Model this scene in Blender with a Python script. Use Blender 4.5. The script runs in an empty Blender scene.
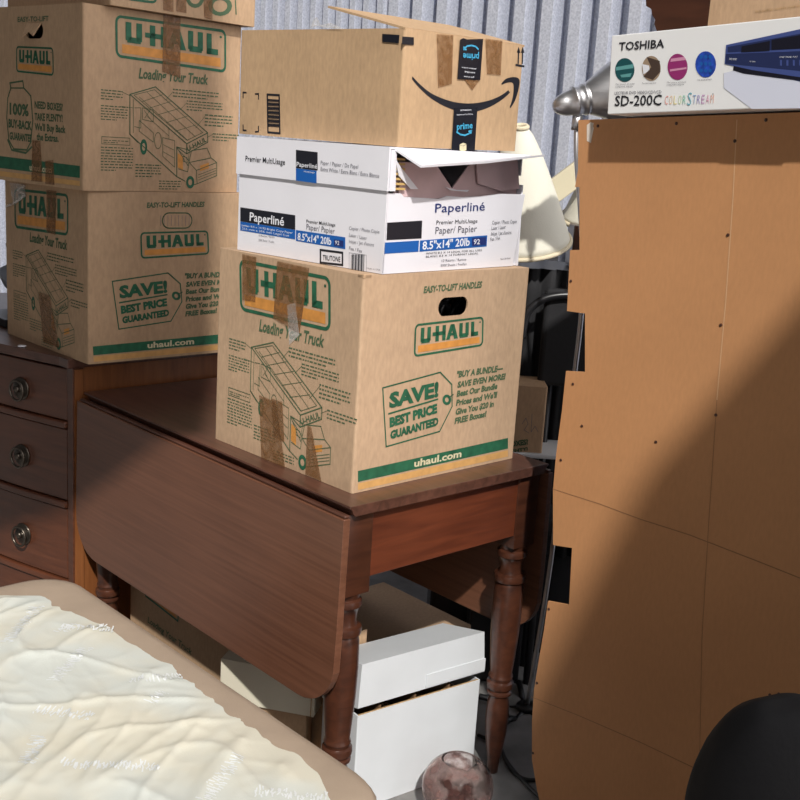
import bpy, bmesh, math, random
from mathutils import Vector, Matrix, noise
random.seed(7)
SC = bpy.context.scene
COL = SC.collection
V = Vector
# ------------------------------------------------------------------ camera
FPX = 1116.66; PITCH = math.radians(13.01427); ROLL = math.radians(3.645175); CAMH = 1.388
cf = V((0, math.cos(PITCH), -math.sin(PITCH))); cu = V((0, math.sin(PITCH), math.cos(PITCH))); cx = V((1, 0, 0))
CR = cx*math.cos(ROLL) + cu*math.sin(ROLL); CU = -cx*math.sin(ROLL) + cu*math.cos(ROLL)
CAM = V((0, 0, CAMH))
cam = bpy.data.objects.new('camera', bpy.data.cameras.new('camera')); COL.objects.link(cam)
m = Matrix.Identity(4)
for i, a in enumerate((CR, CU, -cf)):
    for j in range(3): m[j][i] = a[j]
m.translation = CAM; cam.matrix_world = m
cam.data.sensor_width = 36; cam.data.lens = FPX/800*36; cam.data.clip_start = .05
SC.camera = cam
# sight lines of the photograph, used to take measures of the real things from it
def ray(a, b): return cf + CR*((a-400)/FPX) - CU*((b-400)/FPX)
def atz(a, b, z): d = ray(a, b); return CAM + d*((z-CAMH)/d.z)
def aty(a, b, y): d = ray(a, b); return CAM + d*(y/d.y)
def atp(a, b, P, n): d = ray(a, b); return CAM + d*((P-CAM).dot(n)/d.dot(n))
def yawv(deg): a = math.radians(deg); return V((math.cos(a), math.sin(a), 0)), V((-math.sin(a), math.cos(a), 0))
UP = V((0, 0, 1))

# ------------------------------------------------------------------ materials
MATS = {}
def new_mat(name):
    mt = bpy.data.materials.new(name); mt.use_nodes = True; MATS[name] = mt
    return mt, mt.node_tree.nodes, mt.node_tree.links, mt.node_tree.nodes['Principled BSDF']
def flat(name, col, rough=.6, metal=0, spec=.5, bump=0, bscale=200, coat=0, var=0, vscale=8):
    mt, N, L, b = new_mat(name)
    b.inputs['Base Color'].default_value = (*col, 1); b.inputs['Roughness'].default_value = rough
    b.inputs['Metallic'].default_value = metal; b.inputs['Specular IOR Level'].default_value = spec
    b.inputs['Coat Weight'].default_value = coat
    tc = N.new('ShaderNodeTexCoord')
    if var:
        n = N.new('ShaderNodeTexNoise'); n.inputs['Scale'].default_value = vscale; n.inputs['Detail'].default_value = 6
        L.new(tc.outputs['Object'], n.inputs['Vector'])
        r = N.new('ShaderNodeValToRGB'); r.color_ramp.elements[0].position = .3; r.color_ramp.elements[1].position = .7
        r.color_ramp.elements[0].color = (*[c*(1-var) for c in col], 1); r.color_ramp.elements[1].color = (*[min(1, c*(1+var)) for c in col], 1)
        L.new(n.outputs['Fac'], r.inputs['Fac']); L.new(r.outputs['Color'], b.inputs['Base Color'])
    if bump:
        n2 = N.new('ShaderNodeTexNoise'); n2.inputs['Scale'].default_value = bscale; n2.inputs['Detail'].default_value = 4
        L.new(tc.outputs['Object'], n2.inputs['Vector'])
        bp = N.new('ShaderNodeBump'); bp.inputs['Strength'].default_value = bump; bp.inputs['Distance'].default_value = .002
        L.new(n2.outputs['Fac'], bp.inputs['Height']); L.new(bp.outputs['Normal'], b.inputs['Normal'])
    return mt
def kraft(name, col, var=.13, rough=.75):
    mt, N, L, b = new_mat(name)
    tc = N.new('ShaderNodeTexCoord')
    n1 = N.new('ShaderNodeTexNoise'); n1.inputs['Scale'].default_value = 160; n1.inputs['Detail'].default_value = 5
    mp = N.new('ShaderNodeMapping'); mp.inputs['Scale'].default_value = (1, 1, .35)
    L.new(tc.outputs['Object'], mp.inputs['Vector']); L.new(mp.outputs['Vector'], n1.inputs['Vector'])
    n2 = N.new('ShaderNodeTexNoise'); n2.inputs['Scale'].default_value = 7; n2.inputs['Detail'].default_value = 5
    L.new(tc.outputs['Object'], n2.inputs['Vector'])
    mx = N.new('ShaderNodeMix'); mx.data_type = 'FLOAT'; mx.inputs[0].default_value = .45
    L.new(n1.outputs['Fac'], mx.inputs[2]); L.new(n2.outputs['Fac'], mx.inputs[3])
    r = N.new('ShaderNodeValToRGB'); r.color_ramp.elements[0].position = .33; r.color_ramp.elements[1].position = .67
    r.color_ramp.elements[0].color = (*[c*(1-var) for c in col], 1); r.color_ramp.elements[1].color = (*[c*(1+var) for c in col], 1)
    L.new(mx.outputs[0], r.inputs['Fac']); L.new(r.outputs['Color'], b.inputs['Base Color'])
    b.inputs['Roughness'].default_value = rough; b.inputs['Specular IOR Level'].default_value = .25
    bp = N.new('ShaderNodeBump'); bp.inputs['Strength'].default_value = .25; bp.inputs['Distance'].default_value = .002
    L.new(n2.outputs['Fac'], bp.inputs['Height']); L.new(bp.outputs['Normal'], b.inputs['Normal'])
    return mt
def wood(name, c0, c1, rough=.35, scale=(3, 3, 40), coat=.3, c2=None):
    mt, N, L, b = new_mat(name)
    tc = N.new('ShaderNodeTexCoord'); mp = N.new('ShaderNodeMapping'); mp.inputs['Scale'].default_value = scale
    L.new(tc.outputs['Object'], mp.inputs['Vector'])
    n1 = N.new('ShaderNodeTexNoise'); n1.inputs['Scale'].default_value = 2.2; n1.inputs['Detail'].default_value = 9; n1.inputs['Distortion'].default_value = .6
    L.new(mp.outputs['Vector'], n1.inputs['Vector'])
    n2 = N.new('ShaderNodeTexNoise'); n2.inputs['Scale'].default_value = 3.0; n2.inputs['Detail'].default_value = 4
    L.new(tc.outputs['Object'], n2.inputs['Vector'])
    mx = N.new('ShaderNodeMix'); mx.data_type = 'FLOAT'; mx.inputs[0].default_value = .4
    L.new(n1.outputs['Fac'], mx.inputs[2]); L.new(n2.outputs['Fac'], mx.inputs[3])
    r = N.new('ShaderNodeValToRGB'); r.color_ramp.elements[0].position = .35; r.color_ramp.elements[1].position = .65
    r.color_ramp.elements[0].color = (*c0, 1); r.color_ramp.elements[1].color = (*c1, 1)
    L.new(mx.outputs[0], r.inputs['Fac']); L.new(r.outputs['Color'], b.inputs['Base Color'])
    mr = N.new('ShaderNodeMapRange'); mr.inputs['To Min'].default_value = rough-.08; mr.inputs['To Max'].default_value = rough+.14
    L.new(n2.outputs['Fac'], mr.inputs['Value']); L.new(mr.outputs['Result'], b.inputs['Roughness'])
    b.inputs['Coat Weight'].default_value = coat; b.inputs['Coat Roughness'].default_value = .3
    return mt
KR = kraft('kraft_card', (.50, .345, .225))
KR2 = kraft('kraft_card_dull', (.44, .30, .18))
KRC = kraft('kraft_card_orange', (.49, .33, .195))
KRE = kraft('kraft_card_old', (.47, .315, .195))
EDGE = flat('card_edge', (.42, .27, .13), .85, var=.25, vscale=150)
GREEN = flat('ink_green', (.018, .115, .058), .6, var=.25, vscale=60)
LGREEN = flat('ink_dark_green', (.075, .13, .065), .7)
ORANGE = flat('ink_orange', (.62, .27, .06), .6, var=.12, vscale=60)
PALEOR = flat('ink_pale_orange', (.60, .34, .12), .6, var=.1, vscale=60)
CREAMINK = flat('ink_cream', (.66, .6, .4), .6)
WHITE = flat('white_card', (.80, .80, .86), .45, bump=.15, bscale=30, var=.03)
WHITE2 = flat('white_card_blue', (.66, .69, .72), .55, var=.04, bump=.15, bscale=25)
CREAM = flat('cream_card', (.66, .62, .50), .6, var=.05)
PINK = flat('pink_grey_card', (.64, .47, .48), .7, var=.08, vscale=20)
INK = flat('ink_black', (.012, .013, .02), .45)
INKG = flat('ink_grey', (.12, .12, .15), .5)
BLUE = flat('ink_blue', (.01, .11, .42), .45)
DBLUE = flat('ink_navy', (.015, .03, .16), .45)
WINK = flat('ink_white', (.8, .82, .88), .45)
PRIME = flat('ink_sky_blue', (.06, .38, .62), .4)
BTAPE = flat('black_tape', (.012, .013, .02), .25)
SHOW = flat('box_white_print', (.86, .87, .88), .35)
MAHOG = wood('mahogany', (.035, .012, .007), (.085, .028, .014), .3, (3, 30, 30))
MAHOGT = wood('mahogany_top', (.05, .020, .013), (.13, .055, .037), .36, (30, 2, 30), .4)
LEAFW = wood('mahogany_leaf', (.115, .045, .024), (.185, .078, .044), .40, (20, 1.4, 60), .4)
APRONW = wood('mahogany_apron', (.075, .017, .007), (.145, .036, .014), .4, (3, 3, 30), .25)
ORW = wood('orange_wood', (.19, .065, .02), (.30, .11, .035), .4, (30, 30, 3), .2)
DRW = wood('dresser_wood', (.065, .020, .009), (.13, .042, .019), .33, (3, 3, 26), .35)
DARKW = wood('dark_wood', (.035, .012, .007), (.08, .028, .015), .35, (3, 3, 20), .3)
HARD = kraft('hardboard', (.53, .265, .12), .06, .6)
BRASS = flat('aged_brass', (.13, .11, .09), .34, .9)
STEEL = None
def brushed(name, col):
    mt, N, L, b = new_mat(name)
    tc = N.new('ShaderNodeTexCoord'); mp = N.new('ShaderNodeMapping'); mp.inputs['Scale'].default_value = (2, 2, 120)
    L.new(tc.outputs['Object'], mp.inputs['Vector'])
    n1 = N.new('ShaderNodeTexNoise'); n1.inputs['Scale'].default_value = 3; L.new(mp.outputs['Vector'], n1.inputs['Vector'])
    mr = N.new('ShaderNodeMapRange'); mr.inputs['To Min'].default_value = .3; mr.inputs['To Max'].default_value = .5
    L.new(n1.outputs['Fac'], mr.inputs['Value']); L.new(mr.outputs['Result'], b.inputs['Roughness'])
    b.inputs['Base Color'].default_value = (*col, 1); b.inputs['Metallic'].default_value = 1
    return mt
STEEL = brushed('brushed_steel', (.72, .72, .74))
BLACK = flat('black_plastic', (.012, .012, .014), .35)
BLACKC = flat('black_cloth', (.010, .010, .012), .85, bump=.3, bscale=90)
SHADE = flat('shade_fabric', (.74, .72, .62), .8, bump=.2, bscale=250, var=.04)
TRIMF = flat('shade_trim', (.66, .58, .42), .8, bump=.6, bscale=400)
CREAMW = flat('cream_paint', (.55, .50, .36), .55, var=.08)
TANF = flat('tan_upholstery', (.36, .28, .21), .85, bump=.3, bscale=300, var=.08, vscale=12)
CONC = flat('concrete', (.20, .195, .19), .8, bump=.3, bscale=60, var=.3, vscale=9)
BAGM = flat('grey_blue_plastic', (.25, .27, .32), .35)
CORD = flat('cord_rubber', (.01, .01, .011), .5)
def galvanised():
    mt, N, L, b = new_mat('galvanised_steel')
    tc = N.new('ShaderNodeTexCoord'); v = N.new('ShaderNodeTexVoronoi'); v.inputs['Scale'].default_value = 130
    L.new(tc.outputs['Object'], v.inputs['Vector'])
    n = N.new('ShaderNodeTexNoise'); n.inputs['Scale'].default_value = 220; n.inputs['Detail'].default_value = 5; L.new(tc.outputs['Object'], n.inputs['Vector'])
    mx = N.new('ShaderNodeMix'); mx.data_type = 'FLOAT'; mx.inputs[0].default_value = .6
    L.new(v.outputs['Distance'], mx.inputs[2]); L.new(n.outputs['Fac'], mx.inputs[3])
    r = N.new('ShaderNodeValToRGB'); r.color_ramp.elements[0].position = .25; r.color_ramp.elements[1].position = .7
    r.color_ramp.elements[0].color = (.42, .45, .54, 1); r.color_ramp.elements[1].color = (.66, .69, .78, 1)
    L.new(mx.outputs[0], r.inputs['Fac']); L.new(r.outputs['Color'], b.inputs['Base Color'])
    b.inputs['Metallic'].default_value = .25; b.inputs['Roughness'].default_value = .5
    return mt
GALV = galvanised()
def tape_mat(name, col, alpha):
    mt, N, L, b = new_mat(name)
    tc = N.new('ShaderNodeTexCoord'); w = N.new('ShaderNodeTexNoise'); w.inputs['Scale'].default_value = 45; w.inputs['Distortion'].default_value = 1.5
    L.new(tc.outputs['Object'], w.inputs['Vector'])
    bp = N.new('ShaderNodeBump'); bp.inputs['Strength'].default_value = .6; bp.inputs['Distance'].default_value = .003
    L.new(w.outputs['Fac'], bp.inputs['Height']); L.new(bp.outputs['Normal'], b.inputs['Normal'])
    mr = N.new('ShaderNodeMapRange'); mr.inputs['From Min'].default_value = .3; mr.inputs['From Max'].default_value = .7
    mr.inputs['To Min'].default_value = alpha-.15; mr.inputs['To Max'].default_value = alpha+.15
    L.new(w.outputs['Fac'], mr.inputs['Value']); L.new(mr.outputs['Result'], b.inputs['Alpha'])
    b.inputs['Base Color'].default_value = (*col, 1); b.inputs['Roughness'].default_value = .2
    return mt
TAPE = tape_mat('clear_brown_tape', (.27, .13, .05), .38)
CTAPE = tape_mat('clear_tape', (.75, .72, .68), .28)
def sheet_mat():
    mt, N, L, b = new_mat('white_sheet')
    tc = N.new('ShaderNodeTexCoord')
    n = N.new('ShaderNodeTexNoise'); n.inputs['Scale'].default_value = 5; n.inputs['Detail'].default_value = 4; L.new(tc.outputs['Object'], n.inputs['Vector'])
    r = N.new('ShaderNodeValToRGB'); r.color_ramp.elements[0].position = .42; r.color_ramp.elements[1].position = .62
    r.color_ramp.elements[0].color = (.60, .63, .59, 1); r.color_ramp.elements[1].color = (.64, .62, .52, 1)
    L.new(n.outputs['Fac'], r.inputs['Fac']); L.new(r.outputs['Color'], b.inputs['Base Color'])
    b.inputs['Roughness'].default_value = .55
    n2 = N.new('ShaderNodeTexNoise'); n2.inputs['Scale'].default_value = 300; L.new(tc.outputs['Object'], n2.inputs['Vector'])
    bp = N.new('ShaderNodeBump'); bp.inputs['Strength'].default_value = .1; bp.inputs['Distance'].default_value = .002
    L.new(n2.outputs['Fac'], bp.inputs['Height']); L.new(bp.outputs['Normal'], b.inputs['Normal'])
    return mt
SHEET = sheet_mat()
SHEETINK = flat('sheet_pale_ink', (.72, .75, .76), .35)
def glass_mat():
    mt, N, L, b = new_mat('amber_glass')
    b.inputs['Roughness'].default_value = .05
    b.inputs['Transmission Weight'].default_value = .92; b.inputs['IOR'].default_value = 1.12
    tc = N.new('ShaderNodeTexCoord'); n = N.new('ShaderNodeTexNoise'); n.inputs['Scale'].default_value = 28; n.inputs['Detail'].default_value = 6
    L.new(tc.outputs['Object'], n.inputs['Vector'])
    r = N.new('ShaderNodeValToRGB'); r.color_ramp.elements[0].position = .42; r.color_ramp.elements[1].position = .62
    r.color_ramp.elements[0].color = (.93, .84, .81, 1); r.color_ramp.elements[1].color = (.42, .27, .25, 1)
    L.new(n.outputs['Fac'], r.inputs['Fac']); L.new(r.outputs['Color'], b.inputs['Base Color'])
    mr = N.new('ShaderNodeMapRange'); mr.inputs['From Min'].default_value = .45; mr.inputs['From Max'].default_value = .65
    mr.inputs['To Min'].default_value = 1; mr.inputs['To Max'].default_value = .6
    L.new(n.outputs['Fac'], mr.inputs['Value']); L.new(mr.outputs['Result'], b.inputs['Transmission Weight'])
    return mt
GLASS = glass_mat()

# ------------------------------------------------------------------ objects
def thing(name, label, cat, loc=(0, 0, 0), yaw=0, group=None):
    o = bpy.data.objects.new(name, None); COL.objects.link(o); o.empty_display_size = .05
    o.location = loc; o.rotation_euler = (0, 0, math.radians(yaw))
    o['label'] = label; o['category'] = cat
    if group: o['group'] = group
    return o
def wmat(o):
    return Matrix.Translation(o.location) @ Matrix.Rotation(o.rotation_euler.z, 4, 'Z') if o.parent is None else wmat(o.parent)
def put(name, bm, mats, parent=None, smooth=False, label=None, solid=0, bevel=0, recalc=True, kind=None):
    """link a bmesh given in world coordinates as one mesh object under parent"""
    if recalc: bmesh.ops.recalc_face_normals(bm, faces=bm.faces[:])
    if parent is not None: bm.transform(wmat(parent).inverted())
    me = bpy.data.meshes.new(name); bm.to_mesh(me); bm.free()
    for mt in (mats if isinstance(mats, (list, tuple)) else [mats]): me.materials.append(mt)
    if smooth:
        for p in me.polygons: p.use_smooth = True
    o = bpy.data.objects.new(name, me); COL.objects.link(o)
    if parent is not None: o.parent = parent
    if label: o['label'] = label
    if kind: o['kind'] = kind
    if solid:
        s = o.modifiers.new('solid', 'SOLIDIFY'); s.thickness = solid; s.offset = -1
    if bevel:
        s = o.modifiers.new('bevel', 'BEVEL'); s.width = bevel; s.segments = 3; s.limit_method = 'ANGLE'
    return o
def hexa(bm, pts, mi=0):
    """pts: 4 bottom then 4 top"""
    v = [bm.verts.new(p) for p in pts]
    for f in ((0, 1, 2, 3), (7, 6, 5, 4), (0, 4, 5, 1), (1, 5, 6, 2), (2, 6, 7, 3), (3, 7, 4, 0)):
        fc = bm.faces.new([v[i] for i in f]); fc.material_index = mi
def obox(bm, O, a, b, c, mi=0):
    """box from corner O with edge vectors a,b,c"""
    hexa(bm, [O, O+a, O+a+b, O+b, O+c, O+a+c, O+a+b+c, O+b+c], mi)
def rbox(bm, O, a, b, c, r, seg=3):
    """box from corner O with edges rounded by r"""
    t = bmesh.new(); obox(t, O, a, b, c)
    bmesh.ops.recalc_face_normals(t, faces=t.faces[:])
    bmesh.ops.bevel(t, geom=t.edges[:], offset=r, segments=seg, affect='EDGES', profile=.5)
    me = bpy.data.meshes.new('t'); t.to_mesh(me); t.free(); bm.from_mesh(me); bpy.data.meshes.remove(me)
def lathe(bm, prof, O, axis=UP, seg=28, cap=True):
    axis = axis.normalized(); a = axis.orthogonal().normalized(); b = axis.cross(a); rings = []
    for (t, r) in prof:
        rings.append([bm.verts.new(O+axis*t+(a*math.cos(2*math.pi*i/seg)+b*math.sin(2*math.pi*i/seg))*r) for i in range(seg)])
    for p, q in zip(rings, rings[1:]):
        for i in range(seg): bm.faces.new((p[i], p[(i+1) % seg], q[(i+1) % seg], q[i]))
    if cap:
        bm.faces.new(rings[0][::-1]); bm.faces.new(rings[-1])
def tube(bm, pts, r, seg=10, closed=False):
    pts = [V(p) for p in pts]; n = len(pts); rings = []; prev = None
    for i, p in enumerate(pts):
        if closed: d = pts[(i+1) % n]-pts[i-1]
        else: d = pts[min(i+1, n-1)]-pts[max(i-1, 0)]
        d.normalize()
        if prev is None: a = d.orthogonal().normalized()
        else: a = (prev-d*prev.dot(d)).normalized()
        prev = a; b = d.cross(a); rr = r[i] if isinstance(r, (list, tuple)) else r
        rings.append([bm.verts.new(p+(a*math.cos(2*math.pi*k/seg)+b*math.sin(2*math.pi*k/seg))*rr) for k in range(seg)])
    for i in range(n if closed else n-1):
        p, q = rings[i], rings[(i+1) % n]
        for k in range(seg): bm.faces.new((p[k], p[(k+1) % seg], q[(k+1) % seg], q[k]))
    if not closed: bm.faces.new(rings[0][::-1]); bm.faces.new(rings[-1])
def spline(pts, n=8):
    pts = [V(p) for p in pts]; out = []
    for i in range(len(pts)-1):
        p0 = pts[max(i-1, 0)]; p1 = pts[i]; p2 = pts[i+1]; p3 = pts[min(i+2, len(pts)-1)]
        for k in range(n):
            t = k/n
            out.append(.5*((2*p1)+(p2-p0)*t+(2*p0-5*p1+4*p2-p3)*t*t+(3*p1-p0-3*p2+p3)*t**3))
    return out+[pts[-1]]
def rrect(x0, y0, x1, y1, r, seg=5):
    out = []
    for (cx_, cy_, a0) in ((x1-r, y0+r, -90), (x1-r, y1-r, 0), (x0+r, y1-r, 90), (x0+r, y0+r, 180)):
        for k in range(seg+1):
            a = math.radians(a0+90*k/seg); out.append((cx_+r*math.cos(a), cy_+r*math.sin(a)))
    return out
def plate(bm, P, outer, holes=(), th=.004):
    """plate of thickness th; P(u,v,d) maps to world; outer/holes lists of (u,v)"""
    def face_set(d):
        loops = []; edges = []
        for lp in [outer]+list(holes):
            vs = [bm.verts.new(P(u, v, d)) for u, v in lp]
            edges += [bm.edges.new((vs[i], vs[(i+1) % len(vs)])) for i in range(len(vs))]; loops.append(vs)
        bmesh.ops.triangle_fill(bm, edges=edges, use_beauty=True, use_dissolve=False)
        return loops
    A = face_set(0); B = face_set(-th)
    for a, b in zip(A, B):
        n = len(a)
        for i in range(n): bm.faces.new((a[i], a[(i+1) % n], b[(i+1) % n], b[i]))

# ------------------------------------------------------------------ print on faces
TCACHE = {}
def glyphs(s, bold):
    k = (s, bold)
    if k not in TCACHE:
        cu_ = bpy.data.curves.new('t', 'FONT'); cu_.body = s; cu_.offset = bold; cu_.resolution_u = 2
        o = bpy.data.objects.new('t', cu_); COL.objects.link(o)
        dg = bpy.context.evaluated_depsgraph_get(); me = bpy.data.meshes.new_from_object(o.evaluated_get(dg))
        vs = [(v.co.x, v.co.y) for v in me.vertices]; fs = [tuple(p.vertices) for p in me.polygons]
        bpy.data.objects.remove(o); bpy.data.curves.remove(cu_); bpy.data.meshes.remove(me)
        if vs:
            x0 = min(v[0] for v in vs); x1 = max(v[0] for v in vs)
        else: x0, x1 = 0, 1
        TCACHE[k] = ([((x-x0)/(x1-x0), y/.70) for x, y in vs], fs)
    return TCACHE[k]
class Face:
    def __init__(s, O, u, n):
        s.O = O; s.u = u.normalized(); s.n = n.normalized(); s.v = s.n.cross(s.u).normalized()
    def P(s, a, b, d=0): return s.O+s.u*a+s.v*b+s.n*d
    def px(s, x, y):
        q = atp(x, y, s.O, s.n)-s.O; return (q.dot(s.u), q.dot(s.v))
class Ink:
    """collects flat marks printed on a face, one mesh per part"""
    def __init__(s, F, base=.0006): s.F = F; s.polys = []; s.mats = []; s.base = base
    def mi(s, m):
        if m not in s.mats: s.mats.append(m)
        return s.mats.index(m)
    def poly(s, pts, m, lay=0): s.polys.append(([tuple(p) for p in pts], [tuple(range(len(pts)))], s.mi(m), lay))
    def strip(s, pts, w, m, lay=0, closed=False):
        pts = [V((p[0], p[1])) for p in pts]; n = len(pts)
        for i in range(n if closed else n-1):
            a, b = pts[i], pts[(i+1) % n]
            if (b-a).length < 1e-7: continue
            d = (b-a).normalized(); q = V((-d.y, d.x))*w/2; e = d*w*.35
            s.poly([a-e-q, b+e-q, b+e+q, a-e+q], m, lay)
    def ring(s, outer, inner, m, lay=0):
        n = len(outer)
        for i in range(n): s.poly([outer[i], outer[(i+1) % n], inner[(i+1) % n], inner[i]], m, lay)
    def text(s, txt, p0, p1, h, m, bold=.0, lay=2, slant=0, flip=False):
        vs, fs = glyphs(txt, bold); p0 = V(p0); p1 = V(p1); U = p1-p0; n = V((-U.y, U.x)).normalized()*h
        if flip: n = -n
        W = U.normalized()*h*slant
        s.polys.append(([tuple(p0+U*x+(n+W)*y) for x, y in vs], fs, s.mi(m), lay))
    def ptext(s, txt, a, b, hpx, m, **k):
        """baseline endpoints given as seen in the photograph; hpx cap height there"""
        p0 = V(s.F.px(*a)); p1 = V(s.F.px(*b)); q = V(s.F.px(a[0], a[1]-hpx)); s.text(txt, p0, p1, (q-p0).length, m, **k)
    def ppoly(s, pts, m, lay=0): s.poly([s.F.px(*p) for p in pts], m, lay)
    def pstrip(s, pts, w, m, lay=0, closed=False): s.strip([s.F.px(*p) for p in pts], w, m, lay, closed)
    def scrib(s, x0, y1, x1, y0, n, m, dy=0, seed=1, lay=1):
        """n lines of tiny print in the uv rectangle (top y1, bottom y0), dropping dy"""
        rnd = random.Random(seed); p = (y1-y0)/n
        for i in range(n):
            y = y1-p*(i+.7); x = x0; xe = x1 if i < n-1 else x0+(x1-x0)*rnd.uniform(.4, .9)
            while x < xe:
                w = rnd.uniform(.004, .013); w = min(w, xe-x)
                s.poly([(x, y), (x+w, y), (x+w, y+p*.36), (x, y+p*.36)], m, lay); x += w+.0028
    def build(s, name, parent, label=None):
        bm = bmesh.new()
        for pts, fs, mi, lay in s.polys:
            vs = [bm.verts.new(s.F.P(a, b, s.base+lay*.00022)) for a, b in pts]
            for f in fs:
                try: fc = bm.faces.new([vs[i] for i in f])
                except ValueError: continue
                fc.material_index = mi
        bm.normal_update()
        for fc in bm.faces:
            if fc.normal.dot(s.F.n) < 0: fc.normal_flip()
        return put(name, bm, s.mats, parent, recalc=False, label=label)

def uhaul_logo(F, TL, TR, BR, BL, parent, reg=True):
    """rounded green frame, orange band, block letters; corners in uv"""
    ink = Ink(F); TL, TR, BR, BL = map(V, (TL, TR, BR, BL))
    def Q(a, b):
        p = (BL*(1-a)+BR*a)*(1-b)+(TL*(1-a)+TR*a)*b; return (p.x, p.y)
    asp = (BR-BL).length/(TL-BL).length
    def rr(i, r):
        return [Q(x/asp, y) for x, y in rrect(i, i, asp-i, 1-i, r)]
    ink.ring(rr(0, .17), rr(.065, .11), GREEN, 1)
    ink.poly([Q(.055, .12), Q(.945, .12), Q(.945, .33), Q(.055, .33)], ORANGE, 0)
    def R(x0, y0, x1, y1): ink.poly([Q(x0, y0), Q(x1, y0), Q(x1, y1), Q(x0, y1)], GREEN, 2)
    b, t = .385, .865; s = .049; h = .135
    def Ush(x0, x1):
        R(x0, b+.05, x0+s, t); R(x1-s, b+.05, x1, t); R(x0+.012, b, x1-.012, b+h)
    Ush(.085, .225)
    R(.25, .565, .435, .68); R(.292, b, .34, t); R(.39, b, .437, t)
    ink.poly([Q(.445, b), Q(.497, b), Q(.555, t), Q(.505, t)], GREEN, 2)
    ink.poly([Q(.563, b), Q(.617, b), Q(.56, t), Q(.51, t)], GREEN, 2)
    R(.49, b+.12, .57, b+.2)
    Ush(.635, .775)
    R(.81, b, .858, t); R(.81, b, .92, b+h)
    if reg:
        c = [Q(.945+.012*math.cos(k)/1, .82+.03*math.sin(k)) for k in [i*math.pi/4 for i in range(8)]]
        ink.poly(c, GREEN, 2)
    return ink.build('logo', parent)

# printed truck diagram, in metres on a 457 x 410 mm face, measured once on the upper left box
TR_LINES = [ # (points in 3.2x crop of the photo, width mm)
 ([(415,302),(497,278),(664,425),(597,460),(415,302)],2.2), ([(428,304),(494,287),(648,424),(598,449),(428,304)],1.2),
 ([(415,302),(415,430),(565,565),(565,470)],2.2), ([(597,460),(597,492),(664,455),(664,425)],2.2), ([(426,318),(426,425)],1.2),
 ([(565,470),(597,492)],2),([(565,470),(605,480)],1.5),
 ([(455,325),(520,303)],1),([(480,345),(545,325)],1),([(505,367),(572,347)],1),([(532,392),(598,372)],1),([(560,420),(625,400)],1),
 ([(470,295),(625,438)],1),([(445,310),(600,449)],1),
 ([(430,345),(450,345),(450,410),(430,405)],1.2),([(455,345),(490,352),(490,390),(455,382),(455,345)],1.2),([(460,352),(480,380)],1),([(480,352),(462,378)],1),
 ([(445,385),(445,420),(490,455),(490,425),(445,385)],1.2),([(520,440),(520,500),(558,535),(558,450),(520,440)],1.2),([(520,462),(556,480)],1),([(520,485),(556,505)],1),
 ([(470,372),(540,435)],1),([(540,410),(540,445)],1),
 ([(567,475),(600,530),(607,470)],1.2),([(605,515),(612,482),(662,474),(675,505),(605,520)],1.6),([(570,540),(600,550),(605,515),(570,480)],1.4),
 ([(605,520),(628,545),(693,520),(675,505)],1.6),([(628,545),(630,588),(693,562),(693,520)],1.8),([(634,560),(690,538)],1.2),([(634,568),(690,546)],1.2),([(634,576),(690,554)],1.2),
 ([(565,565),(592,580)],2),([(618,592),(630,588)],2),([(440,455),(415,430)],2),([(585,500),(598,505),(598,520),(585,515),(585,500)],1.3),
 ([(385,292),(415,306)],.9),([(385,340),(425,345)],.9),([(553,293),(530,320)],.9),([(598,328),(575,352)],.9),([(657,370),(625,410)],.9),([(680,430),(662,440)],.9),
 ([(325,437),(415,442),(415,465),(325,460),(325,437)],1.2),
]
TR_WHEELS = [((459,470),11,25),((608,583),13,20)]
TR_RING = ((505,450),11,26)
TR_TEXT = [(322,282,392,320,4),(322,333,408,385,6),(330,445,410,458,2),(322,466,425,548,9),(433,522,515,568,5),(508,575,580,608,4),
           (553,280,700,312,3),(597,318,712,355,4),(655,362,745,405,4),(680,423,765,452,3)]
def truck_print(F, Fref, parent, seed=1):
    def q(x, y): return Fref.px(x/3.2, y/3.2)
    ink = Ink(F)
    for pts, w in TR_LINES: ink.strip([q(*p) for p in pts], w*.0011, LGREEN, 1)
    ink.poly([q(*p) for p in ((640,530),(668,520),(668,538),(640,548))], ORANGE, 0); ink.poly([q(*p) for p in ((568,490),(585,500),(585,545),(568,535))], ORANGE, 0)
    for (c, rx, ry) in TR_WHEELS:
        o = [q(c[0]+rx*math.cos(a), c[1]+ry*math.sin(a)) for a in [i*math.pi/10 for i in range(20)]]
        i_ = [q(c[0]+rx*.5*math.cos(a), c[1]+ry*.5*math.sin(a)) for a in [i*math.pi/10 for i in range(20)]]
        ink.ring(o, i_, GREEN, 2)
    c, rx, ry = TR_RING
    ink.strip([q(c[0]+rx*math.cos(a), c[1]+ry*math.sin(a)) for a in [i*math.pi/10 for i in range(20)]], .0014, LGREEN, 1, True)
    ink.text('U-HAUL', q(601, 485), q(661, 452), .012, LGREEN, bold=.02)
    ink.build('truck_drawing', parent)
    k2 = Ink(F)
    for i, (x0, y0, x1, y1, n) in enumerate(TR_TEXT):
        a = q(x0, y0); b = q(x0, y1); c_ = q(x1, y0)
        k2.scrib(a[0], a[1], c_[0], b[1], n, LGREEN, seed=seed*20+i)
    k2.build('printed_captions', parent); k2 = Ink(F)
    k2.text('Loading Your Truck', q(443, 250), q(664, 270), 0.023, LGREEN, bold=.03, slant=.15)
    k2.build('printed_slogan', parent)

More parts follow.
